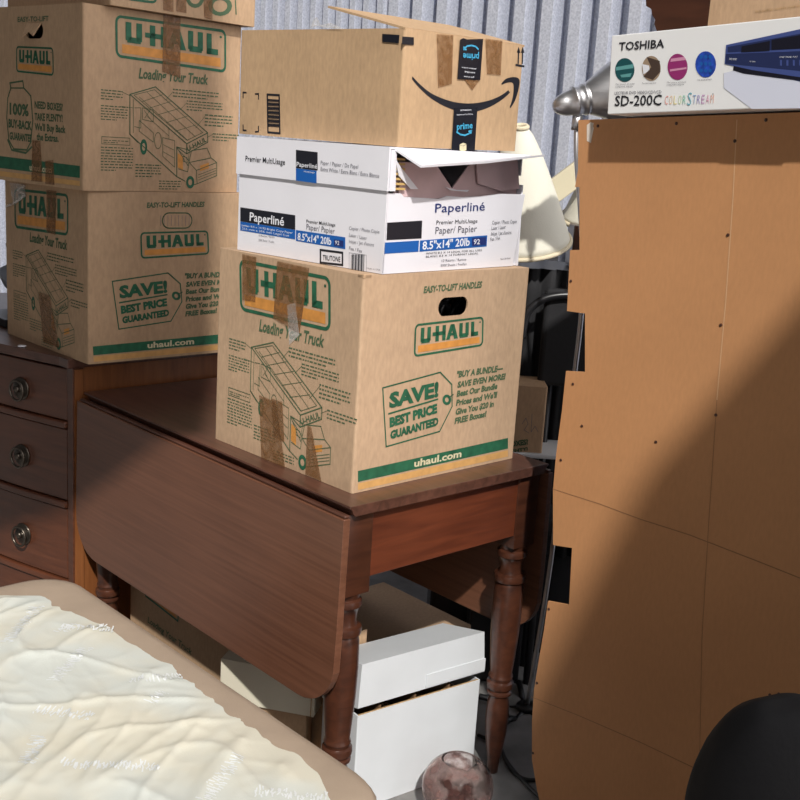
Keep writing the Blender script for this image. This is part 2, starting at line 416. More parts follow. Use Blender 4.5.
def save_print(F, Fr, parent):
    def q(x, y): return Fr.px(340+x/3.2, 250+y/3.2)
    k = Ink(F)
    def T(s, a, b, hpx, m=GREEN, **kw):
        p0, p1 = V(q(*a)), V(q(*b)); h = (V(q(a[0], a[1]-hpx))-p0).length; k.text(s, p0, p1, h, m, **kw)
    T('EASY-TO-LIFT HANDLES', (266, 137), (452, 119), 20, LGREEN, bold=.035, slant=.15)
    k.build('handle_slogan', parent); k = Ink(F)
    T('"BUY A BUNDLE—', (371, 408), (519, 386), 19, LGREEN, bold=.05, slant=.15)
    for i, s in enumerate(('SAVE EVEN MORE!', 'Beat Our Bundle', 'Prices and We\'ll', 'Give You $20 in', 'FREE Boxes!')):
        T(s, (374-i*2.2, 440+i*29), ((527, 502, 500, 490, 466)[i], (412, 443, 471, 500, 532)[i]), 18, LGREEN, bold=.05, slant=.15)
    k.build('printed_text', parent)
    k = Ink(F)
    k.strip([q(*p) for p in ((136, 441), (320, 391), (357, 430), (358, 500), (318, 580), (147, 629))], .0028, GREEN, 1, True)
    T('SAVE!', (156, 504), (314, 466), 45, bold=.05)
    k.strip([q(155, 524), q(312, 477)], .0035, GREEN, 1)
    T('BEST PRICE', (158, 566), (310, 519), 28, bold=.06)
    T('GUARANTEED', (160, 604), (314, 558), 24, bold=.06)
    c = (341, 479)
    k.ring([q(c[0]+14*math.cos(a), c[1]+17*math.sin(a)) for a in [i*math.pi/8 for i in range(16)]], [q(c[0]+6*math.cos(a), c[1]+8*math.sin(a)) for a in [i*math.pi/8 for i in range(16)]], GREEN, 1)
    k.strip([q(350, 470), q(362, 462)], .002, GREEN, 1)
    k.build('price_tag_drawing', parent)
    k = Ink(F)
    k.poly([q(57, 742), q(537, 635), q(537, 601), q(57, 707)], GREEN, 0)
    k.poly([q(57, 768), q(537, 660), q(537, 640), q(57, 747)], PALEOR, 0)
    T('uhaul.com', (236, 694), (387, 661), 22, CREAMINK, bold=.03)
    k.build('stripe', parent)
    k = Ink(F); T('U·HAUL® MED', (62, 512), (62, 425), 0, LGREEN) if False else None
    uhaul_logo(F, q(239, 237), q(459, 212), q(457, 306), q(235, 343), parent)

# ------------------------------------------------------------------ cartons
def carton_shell(name, N, r, l, D, W, H, mat, parent, holes=(), rad=.005, th=.004):
    """upright walls of a carton with rounded corner folds; near corner N; r runs right, l runs left-back.
       holes: list of (side,'r'|'l', loop in uv of that face)"""
    bm = bmesh.new(); c4 = [(0, 0), (D, 0), (D, W), (0, W)]
    loop = []
    for i, (cx_, cy_) in enumerate(((rad, rad), (D-rad, rad), (D-rad, W-rad), (rad, W-rad))):
        for k in range(4):
            a = math.radians(180+90*i+30*k); loop.append((cx_+rad*math.cos(a), cy_+rad*math.sin(a)))
    n = len(loop)
    bot = [bm.verts.new(N+r*x+l*y) for x, y in loop]; top = [bm.verts.new(N+r*x+l*y+UP*H) for x, y in loop]
    for i in range(n):
        j = (i+1) % n
        side = {3: 'r', 15: 'l'}.get(i)
        hs = [h for s, h in holes if s == side]
        if hs:
            e = [bm.edges.get((bot[i], bot[j])) or bm.edges.new((bot[i], bot[j])), bm.edges.new((bot[j], top[j])) if not bm.edges.get((bot[j], top[j])) else bm.edges.get((bot[j], top[j])),
                 bm.edges.get((top[i], top[j])) or bm.edges.new((top[i], top[j])), bm.edges.get((bot[i], top[i])) or bm.edges.new((bot[i], top[i]))]
            for h in hs:
                vs = [bm.verts.new((N+r*u+UP*v) if side == 'r' else (N+l*(W-u)+UP*v)) for u, v in h]
                e += [bm.edges.new((vs[a], vs[(a+1) % len(vs)])) for a in range(len(vs))]
            bmesh.ops.triangle_fill(bm, edges=e, use_beauty=True)
        else: bm.faces.new((bot[i], bot[j], top[j], top[i]))
    bmesh.ops.recalc_face_normals(bm, faces=bm.faces[:])
    # make sure normals point out
    c = N+r*D/2+l*W/2+UP*H/2; f = bm.faces[0] if True else None
    bm.faces.ensure_lookup_table(); f = bm.faces[0]
    if f.normal.dot(f.calc_center_median()-c) < 0: bmesh.ops.reverse_faces(bm, faces=bm.faces[:])
    return put(name, bm, [mat, EDGE], parent, solid=th, recalc=False)
def closed_lids(N, r, l, D, W, H, mat, parent, gap=.003, bottom=True, eps=.004):
    g = .003
    for z, nm in ((H-.004, 'top_flap'), (.0, 'bottom_flap')):
        if nm == 'bottom_flap' and not bottom: continue
        for s in (0, 1):
            bm = bmesh.new()
            y0 = eps+1e-3 if s == 0 else W/2+gap/2; y1 = W/2-gap/2 if s == 0 else W-eps-1e-3
            obox(bm, N+r*(eps+1e-3)+l*y0+UP*(z), r*(D-2*eps-2e-3), l*(y1-y0), UP*.004); put(nm, bm, mat, parent)
def faces_of(N, r, l, D, W):
    return Face(N, r, -l), Face(N+l*W, -l, -r)   # right-hand face (SAVE side), left-hand face
def tape(F, quad, parent, mat=TAPE, px=True, base=.0016):
    bm = bmesh.new(); q = [F.px(*p) if px else p for p in quad]
    vs = [bm.verts.new(F.P(a, b, base)) for a, b in q]; vs2 = [bm.verts.new(F.P(a, b, base+.0003)) for a, b in q]
    n = len(q)
    bm.faces.new(vs); bm.faces.new(vs2[::-1])
    for i in range(n): bm.faces.new((vs[i], vs[(i+1) % n], vs2[(i+1) % n], vs2[i]))
    return put('packing_tape', bm, mat, parent)

# ================================================================== TABLE
TN = V((-.0767, 1.9194, 0)); tr, tl = yawv(42.9447); TW = .5486; TL_ = 1.029; TZ = .74
def TT(a, b, z): return TN+tr*a+tl*b+UP*z
table = thing('drop_leaf_table', 'dark mahogany drop-leaf table with turned legs, its leaf hanging down in front', 'table', TT(TW/2, TL_/2, 0), 42.9447)
bm = bmesh.new()
prof = [(0, 0), (0, -.010), (.004, -.014), (.010, -.020)]
# top with a stepped, moulded long edge (rule joint) and plain square ends
def top_prof(side): return [(0, 0), (-.001, -.004), (.006, -.009), (.0085, -.016), (.013, -.021)]
L_ = [(o, z) for o, z in top_prof(0)]
sec = [(o, z) for o, z in L_]+[(TW-o, z) for o, z in reversed(L_)]
a0 = [bm.verts.new(TT(o, 0, TZ+z)) for o, z in sec]; a1 = [bm.verts.new(TT(o, TL_, TZ+z)) for o, z in sec]
for i in range(len(sec)):
    j = (i+1) % len(sec); bm.faces.new((a0[i], a0[j], a1[j], a1[i]))
bm.faces.new(a0); bm.faces.new(a1[::-1])
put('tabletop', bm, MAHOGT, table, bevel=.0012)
def leaf(sgn, r0, name='leaf'):
    """hanging leaf with rounded lower corners; r0 its inner face along r"""
    bm = bmesh.new(); th = .0155; R = .105; zt = -.0215; zb = -.408; out = []
    y0, y1 = -.002, TL_+.006
    out = [(y0, zt), (y0, zb+R+.06)]
    for k in range(1, 9):
        a = math.radians(180+90*k/8); out.append((y0+R+R*math.cos(a), zb+R*1.0+(R)*math.sin(a)))
    for k in range(0, 8):
        a = math.radians(270+90*k/8); out.append((y1-R+R*math.cos(a), zb+R+R*math.sin(a)))
    out += [(y1, zb+R+.02), (y1, zt)]
    P = (lambda u, v, d: TT(r0+sgn*(.0-v*.02)+d*(-sgn)*-1*-1*(-1)*0 + (-sgn)*(-d)*0, 0, 0)) if False else None
    def P(u, v, d): return TT(r0+sgn*(-.006*(v)/.4)+sgn*d, u, TZ+v)
    plate(bm, P, out, (), th)
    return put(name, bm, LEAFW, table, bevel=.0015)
leaf(-1, -.0155)
leaf(1, TW+.0155)
# rule joint bead
bm = bmesh.new(); obox(bm, TT(-.012, 0, TZ-.021), tr*.012, tl*TL_, UP*.006); obox(bm, TT(TW, 0, TZ-.021), tr*.012, tl*TL_, UP*.006)
put('hinge_moulding', bm, MAHOGT, table, bevel=.003)
b0, b1, c0_, c1_ = .010, .072, .014, .076
blocks = {}
for nm, ra, la in (('a', b0-.004, c0_), ('b', TW-.072, c0_), ('c', b0, TL_-c1_), ('d', TW-.072, TL_-c1_)):
    blocks[nm] = (ra, la)
    s = .064; cx0 = TT(ra+s/2, la+s/2, 0)
    bm = bmesh.new(); rbox(bm, TT(ra, la, TZ-.185), tr*s, tl*s, UP*(.164), .002, 2)
    lathe(bm, [(0, .010), (.004, .013), (.03, .014), (.06, .019), (.10, .024), (.14, .0265), (.175, .025), (.192, .021),
               (.196, .023), (.200, .0285), (.205, .0285), (.208, .024), (.212, .024), (.215, .030), (.222, .031), (.228, .030), (.231, .025), (.236, .025), (.240, .0275), (.244, .0265), (.249, .0245),
               (.28, .0275), (.34, .0315), (.40, .0335), (.455, .032), (.468, .028), (.470, .034), (.478, .0355), (.485, .034), (.488, .026), (.498, .0235), (.512, .025), (.524, .028),
               (.528, .033), (.534, .0335), (.540, .032), (.543, .027), (.556, .030)], cx0, seg=32)
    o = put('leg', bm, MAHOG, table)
    for p in o.data.polygons: p.use_smooth = len(p.vertices) == 4
    s_ = o.modifiers.new('e', 'EDGE_SPLIT'); s_.split_angle = math.radians(40)
def apron(a, b, w, d, nm='apron'):
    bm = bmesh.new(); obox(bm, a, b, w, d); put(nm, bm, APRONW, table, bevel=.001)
AZ = TZ-.155
apron(TT(.068, .018, AZ), tr*(TW-.136), tl*.02, UP*.134)
apron(TT(.068, TL_-.038, AZ), tr*(TW-.136), tl*.02, UP*.134)
apron(TT(.010, .078, AZ), tr*.02, tl*(TL_-.156), UP*.134)
apron(TT(TW-.030, .078, AZ), tr*.02, tl*(TL_-.156), UP*.134)

# ================================================================== U-HAUL cartons
UW, UD, UH = .457, .457, .409
def uhaul(N, yaw, label, W=UW, D=UD, H=UH, mat=KR, holes=(), grp='moving boxes with green and orange print'):
    r, l = yawv(yaw)
    t = thing('moving_box', label, 'box', N+r*D/2+l*W/2, yaw, grp)
    carton_shell('body', N, r, l, D, W, H, mat, t, holes); closed_lids(N, r, l, D, W, H, mat, t)
    return (t, r, l)+faces_of(N, r, l, D, W)
# reference faces
NA = V((-.0785, 1.9967, TZ+.0005)); rA, lA = yawv(44.12); FA_r, FA_l = faces_of(NA, rA, lA, .4592, .4531)
ND = V((-.7485, 2.6071, .823+.0005)); rD, lD = yawv(43.26); FD_r, FD_l = faces_of(ND, rD, lD, UD, UW)
NE = V((-.753, 2.5855, 1.2335)); rE, lE = yawv(49.17); FE_r, FE_l = faces_of(NE, rE, lE, UD, UW)
def hole_uv(Fr, cx_, cy_, w, h):
    a = V(Fr.px(cx_, cy_)); return rrect(a.x-w/2, a.y-h/2, a.x+w/2, a.y+h/2, h*.49, 6)
hA = hole_uv(FA_r, 453.3, 306.5, .083, .037)
boxA, _, _, F1, F2 = uhaul(NA, 44.12, 'moving box on the near end of the table, below the white paper carton', .4531, .4592, .41, KR, [('r', hA)])
save_print(F1, FA_r, boxA)
def uvs(F, pts): return [F.px(*p) for p in pts]
uhaul_logo(F2, *uvs(FA_l, [(239.5, 258.7), (331, 277), (331, 332), (240.5, 310.3)]), boxA)
truck_print(F2, FE_r, boxA, 1)
tape(F2, [(243, 254), (257, 257), (256, 302), (243, 300)], boxA); tape(F2, [(278, 261), (310, 268), (300, 334), (274, 318)], boxA)
tape(F2, [(260, 395), (277, 402), (286, 470), (262, 458)], boxA); tape(F2, [(272, 398), (283, 402), (285, 442), (274, 436)], boxA); tape(F2, [(308, 425), (312, 427), (322, 481), (306, 474)], boxA)
tape(F2, [(288, 305), (296, 303), (300, 335), (290, 345)], boxA, CTAPE)
bm = bmesh.new(); rbox(bm, NA+UP*.403+rA*.0-lA*.0, rA*.02, lA*.018, UP*.009, .002, 2); put('folded_corner', bm, KRE, boxA)
# thing that fills the carton, seen through the hand hole
tb = thing('bundled_wires', 'dark bundle seen through the hand hole of the moving box on the table', 'clutter', NA+rA*.25+lA*.1+UP*.01, 44)
bm = bmesh.new()
for k in range(5):
    c = NA+rA*(.2+.03*k)+lA*(.06)+UP*(.30+.012*(k % 2)); tube(bm, spline([c-rA*.08-UP*.28+UP*.0, c-rA*.03, c+rA*.03+UP*.01, c+rA*.06+lA*.05-UP*.28]), .006)
put('wires', bm, BLACK, tb, smooth=True)

boxD, _, _, F1, F2 = uhaul(ND, 43.26, 'moving box standing on the dresser top, price tag print facing right', UW, UD, UH, KRE)
save_print(F1, FA_r, boxD)
k = Ink(F1); h = hole_uv(FA_r, 453.3, 306.5, .083, .037); k.poly(h, KRE, 0); k.strip(h, .003, LGREEN, 1, True)
for i in range(9): k.strip([(h[0][0]-.07+i*.01, min(p[1] for p in h)+.006), (h[0][0]-.07+i*.01, max(p[1] for p in h)-.006)], .001, INKG, 1)
k.build('hand_hole_tab', boxD, 'hand hole still closed by its perforated tab')
uhaul_logo(F2, *uvs(FD_l, [(14.5, 188), (68.5, 194), (68.5, 236), (15, 228)]), boxD)
truck_print(F2, FE_r, boxD, 2)
tape(F2, [(47, 190), (57, 191), (56, 235), (47, 232)], boxD); tape(F2, [(39, 292), (50, 295), (60, 348), (44, 342)], boxD)
tape(F2, [(10, 183), (24, 184), (27, 196), (14, 205)], boxD, CTAPE)
bm = bmesh.new(); tube(bm, spline([FD_l.P(*FD_l.px(x, y), .006+.004*(i % 2)) for i, (x, y) in enumerate(((27, 186), (22, 190), (26, 195), (18, 203), (9, 206)))]), [.004]*33, 6)
put('loose_tape', bm, CTAPE, boxD, smooth=True, label='crumpled end of clear tape')

hE = hole_uv(FE_l, 34.5, 31, .075, .034)
boxE, _, _, F1, F2 = uhaul(NE, 49.17, 'middle moving box of the left stack, truck diagram on its right face', UW, UD, UH, KRE, [('l', hE)])
uhaul_logo(F1, *uvs(FE_r, [(115, 14.5), (226, 30), (226, 73), (115.5, 57)]), boxE)
truck_print(F1, FE_r, boxE, 3)
tape(F1, [(163, 12), (180, 16), (180, 78), (162, 72)], boxE)
uhaul_logo(F2, *uvs(FE_l, [(16.5, 46), (53.5, 47.5), (54, 76), (16.5, 72)]), boxE)
k = Ink(F2)
k.ptext('EASY-TO-LIFT', (18, 22), (49, 21), 5, LGREEN, bold=.02)
for s, a, b in (('NEED BOXES?', (35, 108), (63, 111)), ('TAKE PLENTY!', (35, 120), (63, 122)), ("We'll Buy Back", (35, 130), (66, 133)), ('the Extras.', (37, 140), (59, 142))):
    k.ptext(s, a, b, 7, LGREEN, bold=.03)
k.build('printed_text', boxE)
k = Ink(F2)
k.pstrip([(11, 88), (10, 83), (23, 81), (24, 88), (31, 96), (33, 120), (31, 142), (27, 150), (14, 149), (9, 140), (7, 118), (8, 98), (11, 88)], .004, LGREEN)
k.pstrip([(11, 88), (24, 88)], .003, LGREEN); k.pstrip([(8, 140), (12, 150), (26, 153), (32, 147)], .005, LGREEN)
for s, a, b, h in (('100%', (10, 114), (29, 116), 11), ('BUY-BACK', (9, 127), (32, 130), 8), ('GUARANTEE', (10, 139), (32, 142), 7)): k.ptext(s, a, b, h, LGREEN, bold=.04)
k.build('jar_drawing', boxE)
k = Ink(F2); k.ppoly([(-8, 155), (80, 166), (80, 178), (-8, 167)], GREEN); k.ppoly([(-8, 170), (80, 181), (80, 186), (-8, 175)], PALEOR)
k.ptext('uhaul.com', (30, 170), (52, 173), 6, CREAMINK, bold=.03); k.build('stripe', boxE)
tape(F2, [(33, 140), (41, 141), (43, 182), (32, 181)], boxE); tape(F2, [(46, 161), (54, 160), (55, 185), (46, 184)], boxE)
bm = bmesh.new(); p = FE_l.px(34.5, 31)
plate(bm, lambda u, v, d: F2.P(p[0]+u, p[1]+.017+v, .002-v*.55+d), [(-.03, 0), (.03, 0), (.022, -.03), (-.005, -.02), (-.022, -.034)], (), .003)
put('torn_tab', bm, KRE, boxE, label='torn cardboard tab folded out of the hand hole')

NF = V((-.70, 2.611, NE.z+UH+.0015)); FD_ = .4255
boxF, _, _, F1, F2 = uhaul(NF, 49.17, 'topmost moving box of the left stack, cut off by the top of the picture', .44, FD_, .41, KRE)
k = Ink(F1); q = F1
uhaul_logo(F1, F1.px(126, -38), F1.px(157, -34), F1.px(157, 4), F1.px(126, 0), boxF)
for cx_, cy_, rx in ((195, -2, 9), (220, 6, 12)):
    k.ring([F1.px(cx_+rx*math.cos(a), cy_+10*math.sin(a)) for a in [i*math.pi/8 for i in range(16)]], [F1.px(cx_+rx*.6*math.cos(a), cy_+6*math.sin(a)) for a in [i*math.pi/8 for i in range(16)]], LGREEN)
k.pstrip([(185, -12), (235, -4), (236, 14)], .004, LGREEN); k.build('printed_drawing', boxF)
tape(F1, [(163, -10), (173, -8), (173, 12), (163, 10)], boxF); tape(F1, [(203, -8), (212, -6), (212, 20), (204, 18)], boxF); tape(F1, [(176, -8), (186, -6), (186, 13), (176, 11)], boxF)

# ================================================================== PAPER CARTON
NB = V((-.047, 2.027, TZ+.4115)); rB, lB = yawv(48.3); BW, BD, BH = .410, .413, .165
paper = thing('paper_carton', 'white copy paper carton with torn lid between the two brown boxes on the table', 'box', NB+rB*BD/2+lB*BW/2, 48.3)
FBr, FBl = faces_of(NB, rB, lB, BD, BW)
# body walls: left wall full, right wall with ragged top and a lower inner fold
bm = bmesh.new()
plate(bm, FBl.P, [(0, 0), (BW, 0), (BW, BH-.012), (BW-.05, BH-.010), (.3, BH-.012), (.2, BH-.006), (.1, BH-.004), (0, BH-.002)], (), .004)
rt = [FBr.px(x, y) for x, y in ((525, 194.5), (500, 193.8), (480, 196.5), (462, 197), (448, 196), (440, 199), (425, 198), (404, 197), (401, 193.5), (388, 193))]
plate(bm, FBr.P, [(0, 0), (FBr.px(513, 266)[0]-.002, 0)]+[(min(max(a, 0), BD+.022), min(b, BH)) for a, b in rt], (), .004)
plate(bm, Face(NB+rB*BD, lB, rB).P, [(0, 0), (BW-.004, 0), (BW-.004, BH), (.004, BH)], (), .004)
plate(bm, Face(NB+rB*(BD-.004)+lB*BW, -rB, lB).P, [(0, 0), (BD-.008, 0), (BD-.008, BH), (0, BH)], (), .004)
obox(bm, NB+rB*.005+lB*.005, rB*(BD-.01), lB*(BW-.01), UP*.004)
put('body', bm, WHITE, paper)
# reams inside (hold the lid and the box above)
ream = thing('paper_stack', 'stack of paper reams inside the torn white carton', 'paper', NB+rB*.2+lB*.2+UP*.0045, 48.3)
bm = bmesh.new()
for i in range(3):
    rbox(bm, NB+rB*.012+lB*.012+UP*(.006+i*.0425), rB*(BD-.14), lB*(BW-.024), UP*.0415, .003, 2)
put('reams', bm, flat('ream_wrap', (.40, .34, .30), .6), ream)
LZ = BH-.012; LH = .073; NL = NB-rB*.005-lB*.005+UP*LZ; LD, LW = BD+.010, BW+.010
FLl = Face(NL+lB*LW, -lB, -rB); FLr = Face(NL, rB, -lB)
bm = bmesh.new()
plate(bm, FLl.P, [(0, 0), (LW, -.004), (LW, LH), (0, LH)], (), .004)
obox(bm, NL+rB*.0045+lB*.0+UP*(LH-.004), rB*(LD-.0045), lB*LW, UP*.004)
plate(bm, Face(NL+lB*LW+rB*LD, -rB, lB).P, [(0, 0), (LD-.006, 0), (LD-.006, LH-.005), (0, LH-.005)], (), .004)
plate(bm, Face(NL+rB*LD, lB, rB).P, [(.09, .0), (LW-.006, 0), (LW-.006, LH-.005), (.02, LH-.005), (.02, .03), (.08, .03)], (), .004)
plate(bm, FLr.P, [(.006, -.004), (.022, -.004), (.020, LH-.02), (.02, LH-.005), (.006, LH-.005)], (), .004)
put('lid', bm, WHITE, paper)
# lid flap bent out on the right side
bm = bmesh.new()
fl = [aty(0, 0, 1)]*0
hinge0 = NL+UP*(LH-.002)+rB*.015; hinge1 = NL+UP*(LH-.002)+rB*(LD-.004)
fa = atp(421, 165.5, hinge0-lB*.052, lB); fb = atp(545, 154.5, hinge0-lB*.052, lB)
vs = [bm.verts.new(p) for p in (hinge0, hinge1, fb, (fa+fb)/2-UP*.003, fa)]
bm.faces.new(vs); put('torn_flap', bm, [WHITE, EDGE], paper, solid=.004, label='white lid side bent outwards above the pinkish grey card')
# pinkish grey card panels set behind the torn lid
def pk(pts, d, nm='inner_panel', mt=PINK, lab=None):
    bm = bmesh.new(); plate(bm, lambda u, v, e: FBr.P(u, v, e-d), [FBr.px(*p) for p in pts], (), .003); return put(nm, bm, mt, paper, label=lab)
pk([(398, 199), (521, 199), (521, 157), (478, 160), (457, 189), (441, 165), (404, 162)], .012, lab='pinkish grey card behind the torn lid')
pk([(478, 158), (519, 155), (521, 189), (503, 191), (480, 184)], .004, lab='pinkish grey card behind the torn lid')
pk([(404, 168), (416, 192), (420, 197), (402, 197), (401, 193)], .006, lab='pinkish grey card behind the torn lid')
bm = bmesh.new(); plate(bm, lambda u, v, e: FBr.P(u, v, e+.003), [FBr.px(*p) for p in ((394, 158), (399, 166), (417, 189), (410, 189), (398, 176))], (), .002)
put('torn_strip', bm, WHITE, paper)
bm = bmesh.new(); plate(bm, lambda u, v, e: FBr.P(u, v, e-.002), [FBr.px(*p) for p in ((446, 187), (458, 190), (470, 190), (468, 192), (452, 190.5))], (), .002)
put('torn_strip', bm, WHITE, paper)
bm = bmesh.new()
for i in range(7):
    a = FBr.px(394, 160+i*5); obox(bm, FBr.P(a[0], a[1], -.004), FBr.u*.03, FBr.v*.004, FBr.n*.004)
put('corrugated_edge', bm, flat('raw_corrugation', (.62, .42, .16), .8), paper)
def z5(x, y): return (230+x/2.857, y/2.857)
def z6(x, y): return (380+x/2.857, y/2.857)
k = Ink(FLl)
k.ptext('Premier MultiUsage', z5(45, 460), z5(158, 471), 5.5, INK, bold=.005)
k.ppoly([z5(189, 428), z5(251, 435), z5(251, 487), z5(189, 480)], INK); k.ppoly([z5(189, 481), z5(248, 488), z5(248, 524), z5(189, 516)], BLUE)
k.ptext('Paperliné', z5(191, 475), z5(250, 482), 4.5, WINK, bold=.01); k.ptext('MultiUsage', z5(212, 492), z5(243, 495), 1.6, WINK)
k.ptext('Paper / Papier / De Papel', z5(260, 470), z5(367, 482), 4, INKG); k.ptext('Extra White / Extra Blanc / Extra Blanco', z5(260, 488), z5(427, 508), 4, INKG)
k.build('printed_label', paper)
k = Ink(FBl)
k.ppoly([z5(30, 592), z5(187, 615), z5(187, 656), z5(30, 632)], INK, 0); k.ppoly([z5(30, 633), z5(187, 657), z5(187, 684), z5(30, 658)], BLUE, 0)
k.ptext('Paperliné', z5(57, 630), z5(155, 645), 8.5, WINK, bold=.015)
k.ptext('Letter 8.5 x 14 92 Bright Copy Paper', z5(35, 646), z5(180, 668), 2, WINK); k.ptext('216 mm x 356 mm Legal Cut', z5(35, 655), z5(170, 676), 2, WINK)
k.ppoly([z5(189, 657), z5(330, 678), z5(330, 712), z5(189, 688)], BLUE, 0); k.ptext('8.5"x14" 20lb', z5(194, 685), z5(290, 700), 7, WINK, bold=.02)
k.ppoly([z5(298, 684), z5(325, 688), z5(325, 706), z5(298, 702)], DBLUE, 1); k.ptext('92', z5(301, 698), z5(313, 700), 4, WINK)
k.ptext('Premier MultiUsage', z5(219, 636), z5(302, 647), 3.2, INK, bold=.01); k.ptext('Paper/ Papier', z5(219, 655), z5(300, 668), 5.5, INKG)
for i, (s, e) in enumerate((('Copier / Photo Copie', 428), ('Laser / Laser', 392), ('Inkjet / Jet d\'encre', 412), ('Fax / Fax', 378))): k.ptext(s, z5(341, 656+i*19), z5(e, 667+i*18.5), 3.4, INKG)
k.ptext('10 Reams / Rames', z5(83, 675), z5(128, 680), 2, INKG); k.ptext('5000 Sheets / Feuilles', z5(83, 688), z5(127, 694), 2, INKG)
k.pstrip([z5(259, 714), z5(322, 722), z5(322, 757), z5(259, 750)], .004, INK, 0, True); k.ptext('TRUTONE', z5(266, 742), z5(316, 748), 5, INK, bold=.01)
k.pstrip([z5(341, 722), z5(390, 729), z5(390, 786), z5(341, 778)], .0006, INKG, 0, True)
for i in range(14): k.pstrip([z5(347+i*2.8, 728), z5(346+i*2.8, 772+i*.3)], .0007+.0009*((i*7) % 3), INK)
k.ptext('Made in USA', z5(392, 768), z5(430, 773), 1.5, INKG)
k.build('printed_label', paper)
k = Ink(FBr)
k.ptext('Paperliné', z6(156, 607), z6(298, 601), 9, DBLUE, bold=.005); k.ptext('Premier MultiUsage', z6(160, 641), z6(277, 636), 4, INK)
k.ptext('Paper/ Papier', z6(157, 668), z6(275, 662), 7, INKG)
k.ppoly([z6(20, 636), z6(120, 630), z6(118, 681), z6(18, 686)], INK); k.ppoly([z6(14, 693), z6(111, 687), z6(109, 719), z6(12, 725)], BLUE)
k.ppoly([z6(114, 687), z6(306, 672), z6(304, 704), z6(112, 719)], BLUE); k.ptext('8.5"x14" 20lb', z6(120, 713), z6(255, 701), 8, WINK, bold=.02)
k.ppoly([z6(262, 680), z6(302, 677), z6(302, 700), z6(262, 703)], DBLUE, 1); k.ptext('92', z6(266, 698), z6(284, 697), 5, WINK, bold=.01)
k.ptext('WHITE 8.5 X 14 LEGAL FOR ALL USES', z6(130, 727), z6(290, 717), 2, INK); k.ptext('BLANC 8.5 X 14 FORMAT LEGAL', z6(130, 736), z6(280, 726), 2, INK)
k.ptext('10 Reams / Rames', z6(175, 748), z6(245, 744), 2.6, INKG); k.ptext('5000 Sheets / Feuilles', z6(172, 762), z6(246, 757), 2.6, INKG)
for i, (s, e) in enumerate((('Copier / Photo Copie', 389), ('Laser / Laser', 358), ('Inkjet / Jet d\'encre', 374), ('Fax / Fax', 342))): k.ptext(s, z6(319-i*1.5, 641+i*16), z6(e, 637+i*15.5), 3.6, INKG)
k.ptext('Made in USA Fabrique', z6(343, 742), z6(372, 739), 1.6, INKG)
k.build('printed_label', paper)

# ================================================================== SMILE CARTON
ZC = NL.z+LH+.0006
NC = aty(398.3, 148, 2.052); NC.z = ZC; rC, lC = yawv(47.5)
UP0 = UP; rC = (rC+UP*.014).normalized(); lC = (lC+UP*.011); lC = (lC-rC*lC.dot(rC)).normalized(); UP = rC.cross(lC)
CWd = (atp(239.5, 80, NC, rC)-NC).dot(lC); CDd = (atp(520.5, 95, NC, lC)-NC).dot(rC); CH = .203
amz = thing('shipping_box', 'brown shipping box with black curved arrow, topmost on the table', 'box', NC+rC*CDd/2+lC*CWd/2, 47.5)
FCr, FCl = faces_of(NC, rC, lC, CDd, CWd)
carton_shell('body', NC, rC, lC, CDd, CWd, CH, KRC, amz)
bm = bmesh.new(); obox(bm, NC+rC*.005+lC*.005, rC*(CDd-.01), lC*(CWd-.01), UP*.004); put('bottom_flap', bm, KRC, amz)
NCt = NC+UP*(CH-.0005)
def flap(a, b, ext, rise, nm='top_flap', sk0=0, sk1=0):
    bm = bmesh.new(); e = (b-a).normalized()
    vs = [bm.verts.new(p) for p in (a, b, b+ext+UP*rise-e*sk1, a+ext+UP*rise+e*sk0)]
    bm.faces.new(vs); return put(nm, bm, [KRC, EDGE], amz, solid=.004)
flap(NCt+UP*.002, NCt+rC*CDd+UP*.002, lC*.20, .040)
flap(NCt+lC*(CWd-.005)+rC*.006-UP*.004, NCt+lC*(CWd-.005)+rC*(CDd-.006)-UP*.004, -lC*.16, -.008)
flap(NCt+rC*CDd+lC*.006-UP*.006, NCt+rC*CDd+lC*(CWd-.006)-UP*.006, -rC*.15, .002)
flap(NCt+rC*.006+lC*.03-UP*.010, NCt+rC*.006+lC*(CWd-.006)-UP*.010, rC*.15, -.006)
def zc(x, y): return (360+x/4.444, 20+y/4.444)
k = Ink(FCr)
def smooth2(pts): return [(p.x, p.y) for p in spline([(a, b, 0) for a, b in pts], 4)]
up_ = smooth2([(232, 250), (268, 288), (320, 328), (400, 360), (480, 371), (560, 361), (620, 338), (658, 312)])
lo_ = smooth2([(230, 262), (262, 300), (318, 350), (396, 392), (480, 410), (562, 392), (628, 355), (666, 322)])
for i in range(len(up_)-1): k.ppoly([zc(*up_[i]), zc(*up_[i+1]), zc(*lo_[i+1]), zc(*lo_[i])], INK)
oa = smooth2([(627, 283), (650, 260), (690, 254), (708, 268), (703, 310), (688, 358), (668, 391)])
ob = smooth2([(630, 287), (650, 279), (670, 277), (681, 286), (681, 320), (675, 355), (664, 387)])
for i in range(len(oa)-1): k.ppoly([zc(*oa[i]), zc(*oa[i+1]), zc(*ob[i+1]), zc(*ob[i])], INK)
k.build('curved_arrow', amz)
k = Ink(FCr)
for x in (704, 722):
    k.pstrip([zc(x, 135), zc(x-2, 192)], .004, INK); k.ppoly([zc(x-8, 145), zc(x, 118), zc(x+8, 146)], INK)
k.pstrip([zc(692, 200), zc(728, 206)], .004, INK); k.build('this_way_up_mark', amz)
k = Ink(FCl)
for (x, y, sx, sy) in ((38, 264, 1, 1), (82, 268, -1, 1), (38, 372, 1, -1), (82, 376, -1, -1)):
    k.pstrip([z5(x, y), z5(x+sx*9, y+.6)], .003, INK); k.pstrip([z5(x, y), z5(x, y+sy*15)], .003, INK)
k.pstrip([z5(107, 270), z5(141, 272), z5(143, 381), z5(109, 378)], .004, INK, 0, True)
